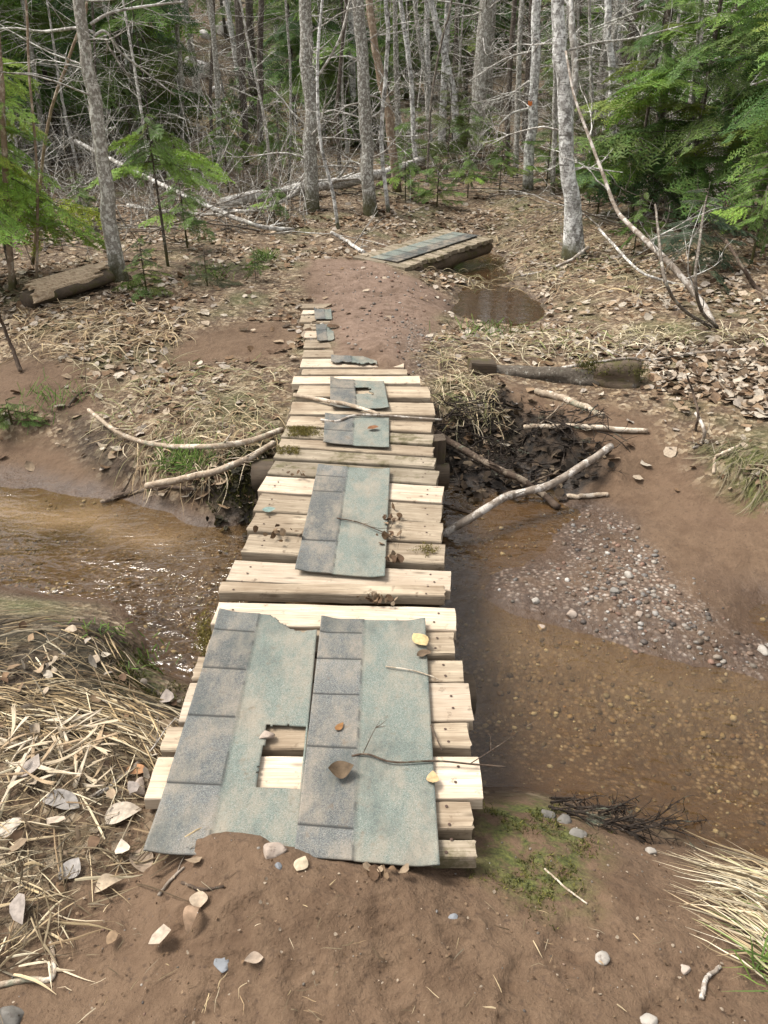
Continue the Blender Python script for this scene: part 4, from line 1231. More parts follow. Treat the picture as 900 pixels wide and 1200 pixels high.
def ground_line(pts, lift):
    """points (px, py) or (px, py, height above the ground there)"""
    out = []
    for p in pts:
        g = G(p[0], p[1])
        if len(p) > 2:                       # the pixel shows a point held above the ground
            d = ray(p[0], p[1]); t = np.linalg.norm(g - CAM) / np.linalg.norm(d)
            for _ in range(25):
                q = CAM + d * t
                if q[2] - GH(q[0], q[1]) >= p[2]: break
                t *= .985
            g = CAM + d * t
        else: g = g + np.array([0, 0, lift])
        out.append(g)
    return np.array(out)


def stick(name, label, cat, pts, w0, w1, mat, nt=0, seed=0, sides=9, world=None, group=None, n=34, rough=.16):
    L = ground_line(pts, 0) if world is None else np.asarray(world, float)
    r0 = pxm(w0, L[0]) / 2; r1 = pxm(w1, L[-1]) / 2
    if world is None:
        for i, p in enumerate(pts):
            if len(p) == 2: L[i, 2] += (r0 + (r1 - r0) * i / (len(pts) - 1)) * .8
    c = spline(L, n)
    o = c[n // 2].copy()
    rg = np.random.default_rng(seed)
    c = c + np.stack([fbm(np.linspace(0, 9, n), np.full(n, k * 7.3), seed, 2) * r0 * 1.1 for k in range(3)], 1)
    m = MB(); tube(m, c, [r0, (r0 + r1) * .52, r1], sides, rough, seed)
    for k in range(nt):
        i = rg.integers(3, n - 3); dd = c[i + 1] - c[i]; dd = dd / np.linalg.norm(dd) + rg.normal(size=3) * .6; dd[2] = abs(dd[2]) * .6
        branchy(m, c[i], dd, rg.uniform(.08, .3) * max(1, depth(o) / 4), max(r1 * .5, .0016), rg, 1, 4)
    return tag(m.build(name, M[mat], org=o), label, cat, group)


stick('fallen_log', 'long white fallen birch log lying across the forest floor', 'log', [(262, 238, .1), (350, 222, .14), (430, 208, .16), (494, 189, .12)], 13, 10, 'birchlog', 4, 1, 14)
stick('fallen_branch', 'long whitish fallen branch slanting down in front of the umbrella fir', 'branch', [(88, 165, .7), (140, 192, .5), (190, 217, .36), (245, 242, .22), (300, 264, .08), (345, 272)], 4.5, 5, 'twig', 9, 2)
stick('fallen_branch', 'grey fallen branch propped against the white log', 'branch', [(250, 249), (300, 246, .05), (340, 230, .15), (362, 206, .35)], 5, 4, 'twig', 4, 3)
stick('fallen_branch', 'short whitish branch pointing at the near end of the second bridge', 'branch', [(388, 272, .06), (406, 284), (426, 298)], 4, 4.5, 'birchlog', 2, 4)
stick('fallen_branch', 'thin pale twig arching over the forest floor by the white log', 'branch', [(312, 198), (313, 178, .18), (325, 166, .3), (345, 167, .3), (358, 186, .15)], 2.4, 1.8, 'twig', 0, 5)
stick('fallen_branch', 'pale straight branch behind the umbrella fir', 'branch', [(150, 243), (200, 250), (262, 252, .06)], 5, 3, 'twig', 5, 6)
stick('mossy_log', 'dark mossy log at the foot of the leaning pale birch', 'log', [(527, 190), (560, 190), (592, 188)], 9, 7, 'stringer', 2, 7, 10)
stick('mossy_log', 'thin greenish log lying past the leaning pale birch', 'log', [(532, 182), (560, 181), (586, 180)], 5, 4, 'stringer', 1, 8, 10)
stick('fallen_log', 'grey rotten log half hidden under the dark firs', 'log', [(735, 222), (775, 219), (822, 216)], 10, 8, 'logbark', 2, 9, 12)
stick('fallen_branch', 'slender forked branch lying in front of the bent bleached sapling', 'branch', [(702, 268, .3), (722, 290, .2), (750, 318, .1), (785, 332), (822, 340)], 3, 3, 'twig', 5, 10)
stick('fallen_branch', 'greyish branch lying beside the pool below the stout birch', 'branch', [(690, 290, .1), (668, 305, .05), (640, 318), (610, 324)], 4, 2, 'greystick', 7, 11)
stick('fallen_branch', 'mossy dark branch hanging at the slope past the bent sapling', 'branch', [(905, 348), (885, 338), (868, 310, .15), (850, 280, .3)], 6, 3, 'wetstick', 6, 12)
stick('sapling', 'dark thin sapling rising by the foot of the bent bleached one', 'sapling', [(832, 384), (800, 362, .2), (780, 330, .45), (772, 280, .8), (768, 240, 1.1)], 4, 2.4, 'twigdark', 6, 13)
stick('sapling', 'second dark sapling rising straight from the bent sapling foot', 'sapling', [(840, 384), (822, 365, .15), (815, 330, .4), (820, 280, .75), (828, 230, 1.1)], 4, 2.4, 'twigdark', 6, 14)
stick('stick', 'thin pale stick lying on the sand strip before the leaf covered bank', 'stick', [(665, 389), (690, 400), (720, 417)], 4, 3.5, 'greystick', 1, 15)
stick('fallen_branch', 'long thin forked branch crossing the leaves above the mossy log', 'branch', [(640, 440), (665, 430, .05), (735, 420, .05), (760, 424), (830, 412, .03), (900, 410)], 4, 3.5, 'greystick', 5, 16)
# right bank
stick('stick', 'grey forked driftwood stick with a broken pale tip propped over the pool edge', 'stick', [(519, 626, .06), (555, 606, .1), (600, 580, .12), (640, 570, .13), (672, 552, .14), (716, 523, .06)], 9, 8.5, 'greystick', 3, 20, 12)
stick('stick', 'dark wet stick sloping from the bridge down to the pool', 'stick', [(510, 508, .16), (550, 532, .14), (600, 557, .09), (632, 575, .05), (655, 597)], 8, 8, 'wetstick', 2, 21, 10)
stick('stick', 'short pale stick upper of the two lying on the sand bank', 'stick', [(627, 462), (665, 471), (706, 490)], 8, 7, 'stick', 0, 22, 10)
stick('stick', 'long straight bleached stick lying lower on the sand bank', 'stick', [(614, 500, .02), (680, 502), (759, 508)], 6, 6, 'stick', 1, 23, 10)
stick('stick', 'small white peeled stick on the wet sand by the pool', 'stick', [(664, 584), (690, 583), (712, 581)], 6, 5, 'stick', 0, 24, 8)
stick('stick', 'thin twig bent over the sand beneath the leaf bank', 'stick', [(815, 485, .08), (825, 502, .06), (822, 520), (812, 526)], 4, 3, 'greystick', 2, 25)
stick('stick', 'dark thin stem standing up from the sand by the leaf bank', 'stick', [(815, 505), (818, 485, .08), (812, 460, .16), (805, 440, .25)], 3.5, 2, 'wetstick', 1, 26)
stick('stick', 'pale crooked twig on the grassy right bank', 'stick', [(836, 556), (838, 538), (850, 530, .03), (868, 522)], 4, 3.5, 'stick', 1, 27)
stick('stick', 'slim brown root crossing toward the bridge above the pool', 'stick', [(520, 592, .03), (540, 598, .03), (560, 606)], 4, 3, 'wetstick', 0, 28)
# left bank
stick('stick', 'long bleached stick bending along the grassy left tussock', 'stick', [(104, 480, .05), (132, 503, .05), (165, 518, .04), (200, 523, .05), (250, 523, .06), (300, 515, .05), (331, 504, .06)], 4.5, 7, 'stick', 3, 30, 10)
stick('stick', 'bleached stick curving out over the stream from the left tussock', 'stick', [(172, 570, .08), (210, 563, .1), (255, 551, .1), (290, 537, .09), (320, 520, .07)], 8.5, 7, 'stick', 2, 31, 10)
stick('stick', 'dark waterlogged stick resting at the tip of the left beach', 'stick', [(118, 592), (150, 580), (195, 573), (230, 574, .03)], 7, 4, 'wetstick', 4, 32)
stick('stick', 'bare twig rising from the sand at the left edge', 'stick', [(25, 437), (15, 410, .12), (5, 385, .25), (-4, 360, .4)], 5, 3, 'wetstick', 3, 33)
stick('stick', 'reddish dead fern stalk on the sand of the left bank', 'stick', [(80, 478), (92, 462, .03), (105, 460)], 3, 2, 'wetstick', 2, 34)
# sticks on the bridge
stick('stick', 'pale peeled stick lying across the far half of the bridge', 'stick', [], 5, 4.5, 'stick', 0, 40, 9, world=[P(345, 463, .012), P(385, 470, .02), P(415, 476, .022), P(445, 486, .02)])
stick('stick', 'thin grey twig lying across the bridge just below the peeled stick', 'stick', [], 3, 2.4, 'greystick', 0, 41, 8, world=[P(376, 492, .008), P(395, 494, .018), P(415, 487, .024), P(450, 487, .024), P(518, 492, .012)])
stick('twig', 'thin dark twig trailing over the near shingles to the plank ends', 'twig', [], 2.6, 2, 'wetstick', 2, 42, 6, world=[P(412, 886, .014), P(430, 884, .02), P(460, 893, .02), P(510, 892, .018), P(560, 896, .014), P(592, 899, .01)])
stick('twig', 'fine hairlike root lying over the middle shingle', 'twig', [], 1.6, 1.2, 'wetstick', 2, 43, 5, world=[P(395, 607, .02), P(420, 612, .02), P(445, 622, .025), P(466, 630, .012)])
stick('twig', 'pale thin stem curling over the upper edge of the near shingles', 'twig', [], 1.8, 1.4, 'stick', 0, 44, 5, world=[P(452, 781, .02), P(480, 785, .022), P(505, 792, .02), P(514, 797, .012)])
stick('twig', 'thin dark twig leaning on the right plank ends', 'twig', [], 2.2, 1.5, 'wetstick', 0, 45, 5, world=[P(505, 850, .012), P(510, 862, .015), P(518, 880, .012)])
# foreground
stick('twig', 'grey crooked twig on the mud below the bank of straw', 'twig', [(822, 1172), (826, 1150), (836, 1140), (843, 1135)], 6, 4.5, 'greystick', 0, 50, 8)
stick('twig', 'thin straight straw coloured twig on the mossy mud', 'twig', [(638, 1019), (662, 1040), (688, 1060)], 2.6, 2, 'stick', 0, 51, 6)
stick('twig', 'grey twig pointing from the straw to the bridge corner', 'twig', [(108, 936), (140, 915), (175, 885)], 6, 5, 'greystick', 1, 52, 8)
stick('twig', 'slim twig lying on the mud below the shingle corner', 'twig', [(186, 1050), (200, 1033), (216, 1017)], 4, 3, 'greystick', 1, 53, 7)
stick('twig', 'pale stalk angled on the mud at the lower left', 'twig', [(-10, 1158), (30, 1150), (63, 1146), (60, 1105)], 7, 5, 'stick', 0, 54, 8)
stick('twig', 'dark twig pressed into the mud below the pale stone', 'twig', [(213, 1035), (235, 1043), (262, 1040)], 4, 3, 'wetstick', 0, 55, 6)

# broken log on the left
g0 = G(34, 362); g1 = G(118, 336)
t = empty('broken_log', (g0 + g1) / 2, 'rotten broken log with pale torn wood beside the leaning mottled tree', 'log')
o0 = (g0 + g1) / 2
axl = g1 - g0; axl = axl / np.linalg.norm(axl)
up_ = np.array([0, 0, 1.0]); ac = np.cross(axl, up_); LL = float(np.linalg.norm(g1 - g0))
m = MB(); c = spline([g0 + [0, 0, .05], o0 + [0, 0, .07], g1 + [0, 0, .08] + axl * .06], 40)
tube(m, c - o0, [.09, .125, .13, .11], 22, .5, 12, flat=.85); m.build('bark', M['stringer'], t)
m = MB(); rgl = np.random.default_rng(17)
for k in range(9):
    th = .1 + 2.1 * k / 8; rad = .115 + .02 * rgl.random()
    v, q, t_ = bar(LL * rgl.uniform(.55, 1.0), .075, .035, 900 + k, nx=30, wob=.016, bev=.012, endr=.05)
    yv = ac * math.sin(th - .9) + up_ * math.cos(th - .9); xv = axl; sv = np.cross(yv, xv)
    v = v[:, :1] * xv + v[:, 1:2] * sv + v[:, 2:] * yv + yv * rad + up_ * .07 + axl * rgl.uniform(-.1, .08)
    m.add(v, q, t_)
m.build('torn_wood', M['rotten'], t, smooth=False)
# mossy log on the right
g0 = G(545, 432); g1 = G(758, 447)
o0 = (g0 + g1) / 2
t = empty('mossy_log', o0, 'half buried log with a moss covered end above the sand bank', 'log')
m = MB(); c = spline([g0 + [-.1, .08, .0], o0 + [0, .05, .03], g1 + [-.06, 0, .05]], 34)
tube(m, c - o0 - [0, 0, .055], [.045, .06, .072, .08], 20, .5, 19); m.build('trunk', M['oldlog'], t)
m = MB(); tube(m, c[24:] - o0 + np.array([.012, -.004, -.03]), [.07, .092, .10, .085], 22, .55, 23); m.build('moss', M['stringer'], t)['label'] = 'dark green moss over the log end'
LOGC = c[22:].copy()
# cut mossy block under the bank
gp = G(564, 434)
v, q, t_ = bar(.16, .12, .12, 9, nx=10, wob=.02, bev=.02)
o = MB().add(v, q, t_).build('mossy_block', M['stringer'], smooth=False); o.location = gp + np.array([0, 0, .07]); o.rotation_euler = (0, .1, .2)
tag(o, 'squared mossy end of a timber poking from the grass beside the long log', 'timber')
# mossy post by the bridge
p = P(519, 536, -.10)
v, q, t_ = bar(.30, .09, .10, 10, nx=12, wob=.015, bev=.02)
o = MB().add(v, q, t_).build('mossy_post', M['stringer'], smooth=False); o.location = p + np.array([.01, .05, -.06]); o.rotation_euler = (0, math.pi / 2, .05)
tag(o, 'dark mossy post standing against the right side of the bridge', 'post')

# roots under the sand ledge
m = MB(); rg = np.random.default_rng(61)
for k in range(120):
    g = G(rg.uniform(530, 700), rg.uniform(480, 572))
    if k > 85: g = G(rg.uniform(520, 570), rg.uniform(470, 520))
    a = rg.uniform(0, 6.28); branchy(m, g + [0, 0, rg.uniform(0, .06)], np.array([math.cos(a), math.sin(a) * .6, rg.uniform(-.1, .35)]), rg.uniform(.1, .38), rg.uniform(.0025, .007), rg, 0, 5, -.05, .5)
tag(m.build('roots', M['rootblack']), 'black wet roots hanging under the washed out sand ledge', 'roots', kind='stuff')
m = MB(); rg = np.random.default_rng(62)
for k in range(36):
    x_ = rg.uniform(640, 780); g = G(x_, 940 + (x_ - 640) * .28 + rg.uniform(-6, 14)); a = rg.uniform(-.6, .4)
    branchy(m, g + [0, 0, rg.uniform(.0, .02)], np.array([math.cos(a), math.sin(a), rg.uniform(-.05, .15)]), rg.uniform(.06, .2), rg.uniform(.002, .005), rg, 0, 5, -.03, .45)
tag(m.build('roots', M['rootblack']), 'black wet roots along the near edge of the stream', 'roots', kind='stuff')

# ------------------------------------------------------------------ leaves, straw, moss, stones
LEAFC = np.array([(.42, .335, .245), (.34, .25, .165), (.20, .125, .07), (.50, .43, .34), (.28, .19, .115), (.14, .085, .05), (.38, .32, .26)])


def leaf_shape(size, rg, curl=.22):
    """an ovate leaf, folded and curled; 15 vertices"""
    t = np.array([0, .22, .5, .78, 1.0]); w = np.array([.02, .30, .36, .22, .01]) * rg.uniform(.8, 1.25)
    w = w * (1 + rg.normal(size=5) * .12)
    cu = rg.normal() * curl; fo = rg.normal() * curl * 1.1
    x = (t - .5); z = cu * (t - .5) ** 2 * 2 + rg.normal(size=5) * .025
    v = []
    for k in range(5):
        tw = fo * (w[k] / .36) * .3 + rg.normal() * .03
        v += [(x[k], w[k], z[k] + tw), (x[k], 0, z[k]), (x[k], -w[k], z[k] + tw * rg.uniform(.4, 1.4))]
    q = []
    for k in range(4):
        for j in range(2): q.append((k * 3 + j, k * 3 + j + 1, k * 3 + j + 4, k * 3 + j + 3))
    return np.array(v) * size, np.array(q)


def rot3(rg, tilt):
    a = rg.uniform(0, 6.28); b = rg.normal() * tilt; c = rg.normal() * tilt
    ca, sa, cb, sb, cc, s_ = math.cos(a), math.sin(a), math.cos(b), math.sin(b), math.cos(c), math.sin(c)
    return np.array([[ca, -sa, 0], [sa, ca, 0], [0, 0, 1]]) @ np.array([[cb, 0, sb], [0, 1, 0], [-sb, 0, cb]]) @ np.array([[1, 0, 0], [0, cc, -s_], [0, s_, cc]])


rg = np.random.default_rng(70)
_lv = [leaf_shape(1, rg) for _ in range(60)]


def scatter_leaves(name, label, X, Y, smin, smax, tilt=.35, lift=.008, pal=None):
    Z = hgt(X, Y); m = MB()
    pal = LEAFC if pal is None else pal
    for x, y, z in zip(X, Y, Z):
        v, q = _lv[rg.integers(60)]
        m.add(v * rg.uniform(smin, smax) @ rot3(rg, tilt).T + (x, y, z + lift + rg.random() * .012), q, None, pal[rg.integers(len(pal))] * rg.uniform(.75, 1.2))
    return tag(m.build(name, M['leaf'], smooth=True), label, 'leaves', kind='stuff')


def pick(n, x0, x1, y0, y1, f, pw=1.0):
    x = rg.uniform(x0, x1, n * 6); y = y0 + (y1 - y0) * rg.random(n * 6) ** pw
    z = hgt(x, y); s, l, r, g_, mo, w = masks(x, y, z)
    pr = f(x, y, z, s, l, g_, mo, w)
    k = rg.random(len(x)) < pr
    return x[k][:n], y[k][:n]


X, Y = pick(17000, -5.5, 6.5, 3.2, 11, lambda x, y, z, s, l, g_, mo, w: (l * (.14 + .86 * sstep(.42, .6, vnoise(x * 1.6, y * 1.6, 77))) + .03) * (z > ZW + .03) * ((z > ZP + .01) | (y < 6.3)) * (np.hypot((x + .1) * 1.8, (y - 3.5) * .42) > .9))
scatter_leaves('leaf_litter', 'dry brown leaves covering both far banks of the stream', X, Y, .018, .085, .28, .005)
X, Y = pick(9000, -14, 14, 10.5, 27, lambda x, y, z, s, l, g_, mo, w: (np.abs(x) < .6 * y + 1) * (.3 + .7 * vnoise(x, y, 3)), 1.4)
scatter_leaves('leaf_litter', 'dry leaves over the floor of the woods', X, Y, .05, .12, .25, .006, LEAFC * .72)
LB = poly([(750, 400), (900, 395), (960, 450), (930, 500), (850, 475), (790, 462)])
X, Y = pick(850, 1.4, 4.2, 3.4, 6.0, lambda x, y, z, s, l, g_, mo, w: inside(LB, x, y, .1, .1))
scatter_leaves('leaf_litter', 'thick pale leaves heaped on the right bank', X, Y, .04, .105, .33, .008, np.array([(.40, .32, .235), (.50, .43, .34), (.28, .20, .13), (.36, .29, .22), (.18, .12, .075), (.10, .065, .04)]))
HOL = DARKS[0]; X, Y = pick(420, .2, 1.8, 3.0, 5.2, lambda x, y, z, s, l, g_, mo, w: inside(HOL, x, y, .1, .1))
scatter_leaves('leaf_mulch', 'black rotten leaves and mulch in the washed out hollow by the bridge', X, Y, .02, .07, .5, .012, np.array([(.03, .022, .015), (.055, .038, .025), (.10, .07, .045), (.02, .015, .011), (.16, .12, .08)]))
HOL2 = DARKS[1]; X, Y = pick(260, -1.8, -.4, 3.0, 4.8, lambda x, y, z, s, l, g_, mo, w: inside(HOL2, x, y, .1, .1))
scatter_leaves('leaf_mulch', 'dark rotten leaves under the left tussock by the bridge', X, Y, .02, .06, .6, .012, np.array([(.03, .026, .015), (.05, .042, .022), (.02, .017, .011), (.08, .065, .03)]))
X, Y = pick(260, -2.2, -.35, .7, 2.2, lambda x, y, z, s, l, g_, mo, w: (.25 + .75 * l) * (z > ZW + .08))
scatter_leaves('leaf_litter', 'curled leaves caught in the straw of the near left bank', X, Y, .018, .05, .5, .012)
X, Y = pick(2600, -1.6, 1.6, .75, 1.7, lambda x, y, z, s, l, g_, mo, w: (z > ZW + .05) * (.15 + .5 * vnoise(x * 5, y * 5, 6)) * ((y < 1.12) | (np.abs(x) > .5)))
scatter_leaves('leaf_crumbs', 'crumbs of leaf and bark trodden into the near mud', X, Y, .002, .009, .5, .0, LEAFC[[0, 2, 4, 5, 5]] * .8)


def straw(mb, p, ang, L, w, rg, rise, pal, droop=1.0, n=7, wander=.25, up0=None):
    """a dry grass blade lying along the ground (or arching from a root)"""
    s = np.linspace(0, 1, n)
    a = ang + np.cumsum(rg.normal(size=n) * wander / n) + rg.normal() * wander * s
    if rg.random() < .16: a[n // 2:] += rg.normal() * .7
    st = L / (n - 1)
    x = p[0] + np.concatenate([[0], np.cumsum(np.cos(a[:-1]) * st)]); y = p[1] + np.concatenate([[0], np.cumsum(np.sin(a[:-1]) * st)])
    z = np.maximum(hgt(x, y), ZW + .01)
    z = z + .004 + rise * (np.sin(np.pi * np.clip(s * droop + .05, 0, 1)) if up0 is None else (s * up0)) + rg.random() * .012
    dx = -np.sin(a); dy = np.cos(a); ww = w * np.array([.7, 1, 1, .95, .8, .5, .1])[:n] * .5
    roll = rg.normal() * .6
    l = np.stack([x + dx * ww, y + dy * ww, z + ww * roll], 1); r = np.stack([x - dx * ww, y - dy * ww, z - ww * roll], 1)
    mid = np.stack([x, y, z + ww * .5], 1)
    v = np.concatenate([l, mid, r])
    i = np.arange(n - 1)
    q = np.concatenate([np.stack([i, i + 1, n + i + 1, n + i], 1), np.stack([n + i, n + i + 1, 2 * n + i + 1, 2 * n + i], 1)])
    mb.add(v, q, None, pal[rg.integers(len(pal))] * rg.uniform(.7, 1.2))


STRAW = np.array([(.50, .39, .24), (.40, .30, .175), (.58, .48, .33), (.30, .21, .12), (.46, .35, .20), (.22, .15, .085)])
PALE = np.array([(.62, .54, .38), (.52, .44, .29), (.68, .61, .46), (.42, .34, .21), (.40, .38, .20)])
OLIVE = np.array([(.36, .31, .18), (.27, .24, .12), (.46, .39, .25), (.19, .20, .08), (.40, .34, .22)])
GREEN = np.array([(.10, .17, .03), (.14, .20, .04), (.08, .13, .03)])


def straw_patch(name, label, pxpoly, n, ang, L, w, rise, pal, spread=.4, wander=.35, seed=0, extra=None):
    rg = np.random.default_rng(seed); pl = np.array(pxpoly, float); m = MB()
    x0, y0 = pl.min(0); x1, y1 = pl.max(0); k = 0
    while k < n:
        x = rg.uniform(x0, x1); y = rg.uniform(y0, y1)
        c = False
        for (ax_, ay_), (bx_, by_) in zip(pl, np.roll(pl, -1, 0)):
            if (ay_ > y) != (by_ > y) and x < (bx_ - ax_) * (y - ay_) / (by_ - ay_) + ax_: c = not c
        if not c: continue
        g = G(x, y)
        a = ang(x, y) if callable(ang) else ang
        straw(m, g, a + rg.normal() * spread, rg.uniform(*L), rg.uniform(*w), rg, rg.uniform(*rise), pal, wander=wander)
        k += 1
    return tag(m.build(name, M['straw'], smooth=False), label, 'dry grass', kind='stuff')


straw_patch('dry_grass', 'flattened straw draped over the near left bank', [(-60, 715), (140, 740), (165, 790), (195, 830), (180, 880), (90, 910), (-60, 900)], 430,
            lambda x, y: -.25 - .5 * max(0, (x - 60) / 140), (.05, .24), (.0016, .0048), (.0, .010), np.concatenate([STRAW, STRAW * .35, STRAW * .55, PALE[:1]]), .6, .12, 1)  # dark multiples of the straw tones paint the shaded gaps between blades
straw_patch('dry_grass', 'thick golden straw combed over the bank edge beside the bridge', [(-40, 805), (120, 800), (180, 830), (195, 860), (150, 870), (-40, 850)], 300,
            lambda x, y: -.15 - 1.0 * max(0, (x - 90) / 100), (.10, .27), (.0016, .0045), (.002, .014), np.array([(.50, .38, .22), (.42, .31, .17), (.58, .49, .33), (.27, .19, .10), (.14, .10, .055), (.09, .065, .04)]), .3, .15, 2)
straw_patch('dry_grass', 'scattered straw over the mud left of the bridge foot', [(-40, 890), (150, 900), (185, 1030), (110, 1060), (60, 1140), (-40, 1160)], 210,
            lambda x, y: random.choice([.6, .2, 2.3, -.4]), (.04, .20), (.0016, .005), (.0, .012), np.concatenate([STRAW, STRAW * .4, PALE[:2]]), .6, .15, 3)
straw_patch('straw_mat', 'fine rotted straw matted under the near left grass', [(-60, 715), (140, 740), (165, 790), (195, 850), (185, 1000), (90, 1080), (-60, 1120)], 1100, lambda x, y: random.uniform(0, 6.28), (.02, .11), (.001, .0026), (.0, .006), np.concatenate([STRAW * .35, STRAW * .6, STRAW * .2]), .6, .15, 22)  # darkened tones also put the shade beneath the grass into the colour
X, Y = pick(32, -1.5, -.4, .9, 2.0, lambda x, y, z, s, l, g_, mo, w: (.15 + .85 * l) * (z > ZW + .12))
scatter_leaves('broad_leaves', 'broad pale leaves lying over the straw of the near left bank', X, Y, .035, .075, .3, .022, np.array([(.48, .39, .30), (.40, .31, .22), (.34, .29, .25), (.55, .47, .37), (.26, .17, .105)]))
m = MB(); rg2 = np.random.default_rng(72)
for k in range(60):     # shredded bark chips in the straw
    g = G(rg2.uniform(5, 130), rg2.uniform(850, 935)); L = rg2.uniform(.02, .12)
    v, q, t_ = bar(L, rg2.uniform(.005, .016), .003, k, nx=8, wob=.006, bev=.001, endr=.02)
    v[:, 1] *= 1 - .75 * np.clip(v[:, 0] / L + .5, 0, 1); v[:, 2] += rg2.normal() * .3 * v[:, 0] ** 2 / L
    v = v @ rot3(rg2, .25).T + g + [0, 0, .02 + .03 * rg2.random()]
    m.add(v, q, t_, np.array([(.52, .42, .29), (.60, .50, .37), (.40, .29, .18)])[rg2.integers(3)])
tag(m.build('bark_chips', M['straw'], smooth=False), 'splintered pale bark chips lying in the straw of the left bank', 'bark chips', kind='stuff')
straw_patch('straw_bits', 'short broken straws and needles trodden into the near mud', [(80, 1030), (560, 1030), (720, 1040), (880, 1190), (60, 1195)], 80, lambda x, y: random.uniform(0, 6.28), (.010, .045), (.001, .0022), (.0, .002), np.concatenate([STRAW, STRAW * .4]), .5, .2, 21)
# pale bundle at the lower right: combed blades rooted at the right
m = MB(); rg2 = np.random.default_rng(73)
for k in range(330):
    f = rg2.random(); rx, ry = 930 + 40 * rg2.random(), 1030 + 150 * rg2.random()
    tx, ty = 745 + 110 * rg2.random() ** 1.5 + (ry - 1030) * .35, 995 + (ry - 1030) * .40 + rg2.normal() * 12
    a, b = G(rx, ry), G(tx, ty)
    d = b - a; L = float(np.hypot(d[0], d[1])) * rg2.uniform(.5, 1.05)
    straw(m, a, math.atan2(d[1], d[0]) + rg2.normal() * .27, L, rg2.uniform(.0018, .0048), rg2, rg2.uniform(.0, .013), np.concatenate([PALE, STRAW[:3], STRAW * .5]), wander=.3)
for k in range(26):
    a = G(880 + 60 * rg2.random(), 1090 + 80 * rg2.random()); straw(m, a, 2.3 + rg2.normal() * .5, rg2.uniform(.06, .16), .0025, rg2, rg2.uniform(.005, .03), GREEN * 1.2, wander=.3)
tag(m.build('dry_grass', M['straw'], smooth=False), 'pale swept over straw at the edge of the stream', 'dry grass', kind='stuff')
straw_patch('dry_grass', 'olive and straw grass tussock hanging over the left bank', [(110, 490), (160, 500), (240, 470), (320, 470), (330, 505), (300, 540), (240, 560), (170, 550)], 480,
            lambda x, y: -1.6 + random.gauss(0, .9), (.08, .24), (.003, .0055), (.004, .04), np.concatenate([OLIVE, STRAW]), .6, .7, 4)
straw_patch('dry_grass', 'dead grass trailing on the left sand bank', [(80, 425), (200, 420), (340, 430), (330, 480), (200, 480), (110, 495)], 240, lambda x, y: random.uniform(0, 6.28), (.08, .25), (.003, .006), (.005, .04), OLIVE, .5, .6, 5)
straw_patch('dry_grass', 'matted straw and leaves before the broken log', [(0, 370), (120, 350), (230, 370), (200, 410), (100, 420), (0, 420)], 380, lambda x, y: random.uniform(0, 6.28), (.1, .32), (.004, .008), (.005, .05), STRAW, .5, .6, 6)
straw_patch('dry_grass', 'bleached grass tufts drooping beside the right edge of the bridge', [(505, 395), (530, 400), (575, 450), (585, 500), (530, 500), (508, 450)], 300, lambda x, y: -1.2 + random.gauss(0, 1.1), (.08, .24), (.003, .0055), (.006, .05), np.concatenate([OLIVE, STRAW[:3]]), .4, .6, 7)
straw_patch('dry_grass', 'short pale grass on the level bank behind the mossy log', [(560, 400), (640, 385), (760, 385), (900, 385), (900, 402), (760, 412), (640, 425), (570, 420)], 380, lambda x, y: random.uniform(0, 6.28), (.08, .25), (.004, .007), (.01, .05), np.concatenate([OLIVE, PALE[:2]]), .5, .6, 8)
straw_patch('dry_grass', 'dead grass around the pool and the second bridge', [(450, 312), (530, 325), (560, 345), (640, 335), (700, 300), (650, 240), (570, 262), (590, 300), (550, 318)], 380, lambda x, y: random.uniform(0, 6.28), (.10, .3), (.004, .007), (.01, .05), np.concatenate([OLIVE, STRAW]) * .85, .5, .6, 9)
straw_patch('dry_grass', 'tangled pale grass on the right bank over the sand', [(815, 520), (860, 510), (905, 520), (905, 600), (870, 570)], 150, lambda x, y: -2 + random.gauss(0, .9), (.08, .2), (.003, .0055), (.004, .03), OLIVE * .55, .5, .6, 10)
straw_patch('dry_grass', 'pale grass spread on the floor under the birches', [(560, 235), (680, 230), (780, 300), (780, 350), (650, 350), (600, 280)], 420, lambda x, y: random.uniform(0, 6.28), (.12, .35), (.004, .008), (.01, .04), np.concatenate([OLIVE, STRAW, PALE[:1]]) * .9, .5, .6, 11)
straw_patch('dry_grass', 'tan grass covering the bank in front of the pale rocks', [(195, 128), (345, 118), (352, 160), (310, 172), (200, 150)], 900, lambda x, y: random.uniform(0, 6.28), (.3, .7), (.02, .035), (.02, .15), np.array([(.42, .33, .17), (.5, .41, .24), (.33, .25, .12)]), .5, .6, 12)

# green bits
m = MB(); rg2 = np.random.default_rng(74)
for (cx, cy, sx, sy, n, L) in ((215, 545, 22, 12, 240, .07), (310, 305, 10, 4, 160, .10), (20, 492, 40, 10, 60, .05), (175, 778, 22, 18, 40, .03), (130, 745, 30, 8, 30, .03), (575, 392, 40, 6, 90, .10), (110, 738, 50, 6, 24, .03), (60, 470, 30, 12, 70, .08), (250, 325, 20, 8, 120, .09), (885, 1135, 14, 18, 10, .05), (205, 730, 4, 8, 0, .06)):
    for k in range(n):
        g = G(cx + rg2.normal() * sx * .6, cy + rg2.normal() * sy * .6)
        straw(m, g, rg2.uniform(0, 6.28), L * rg2.uniform(.6, 1.3), .004, rg2, L * .8, GREEN, n=5, up0=1.0)
tag(m.build('green_grass', M['straw'], smooth=False), 'small tufts of fresh green grass on the banks', 'grass', kind='stuff')


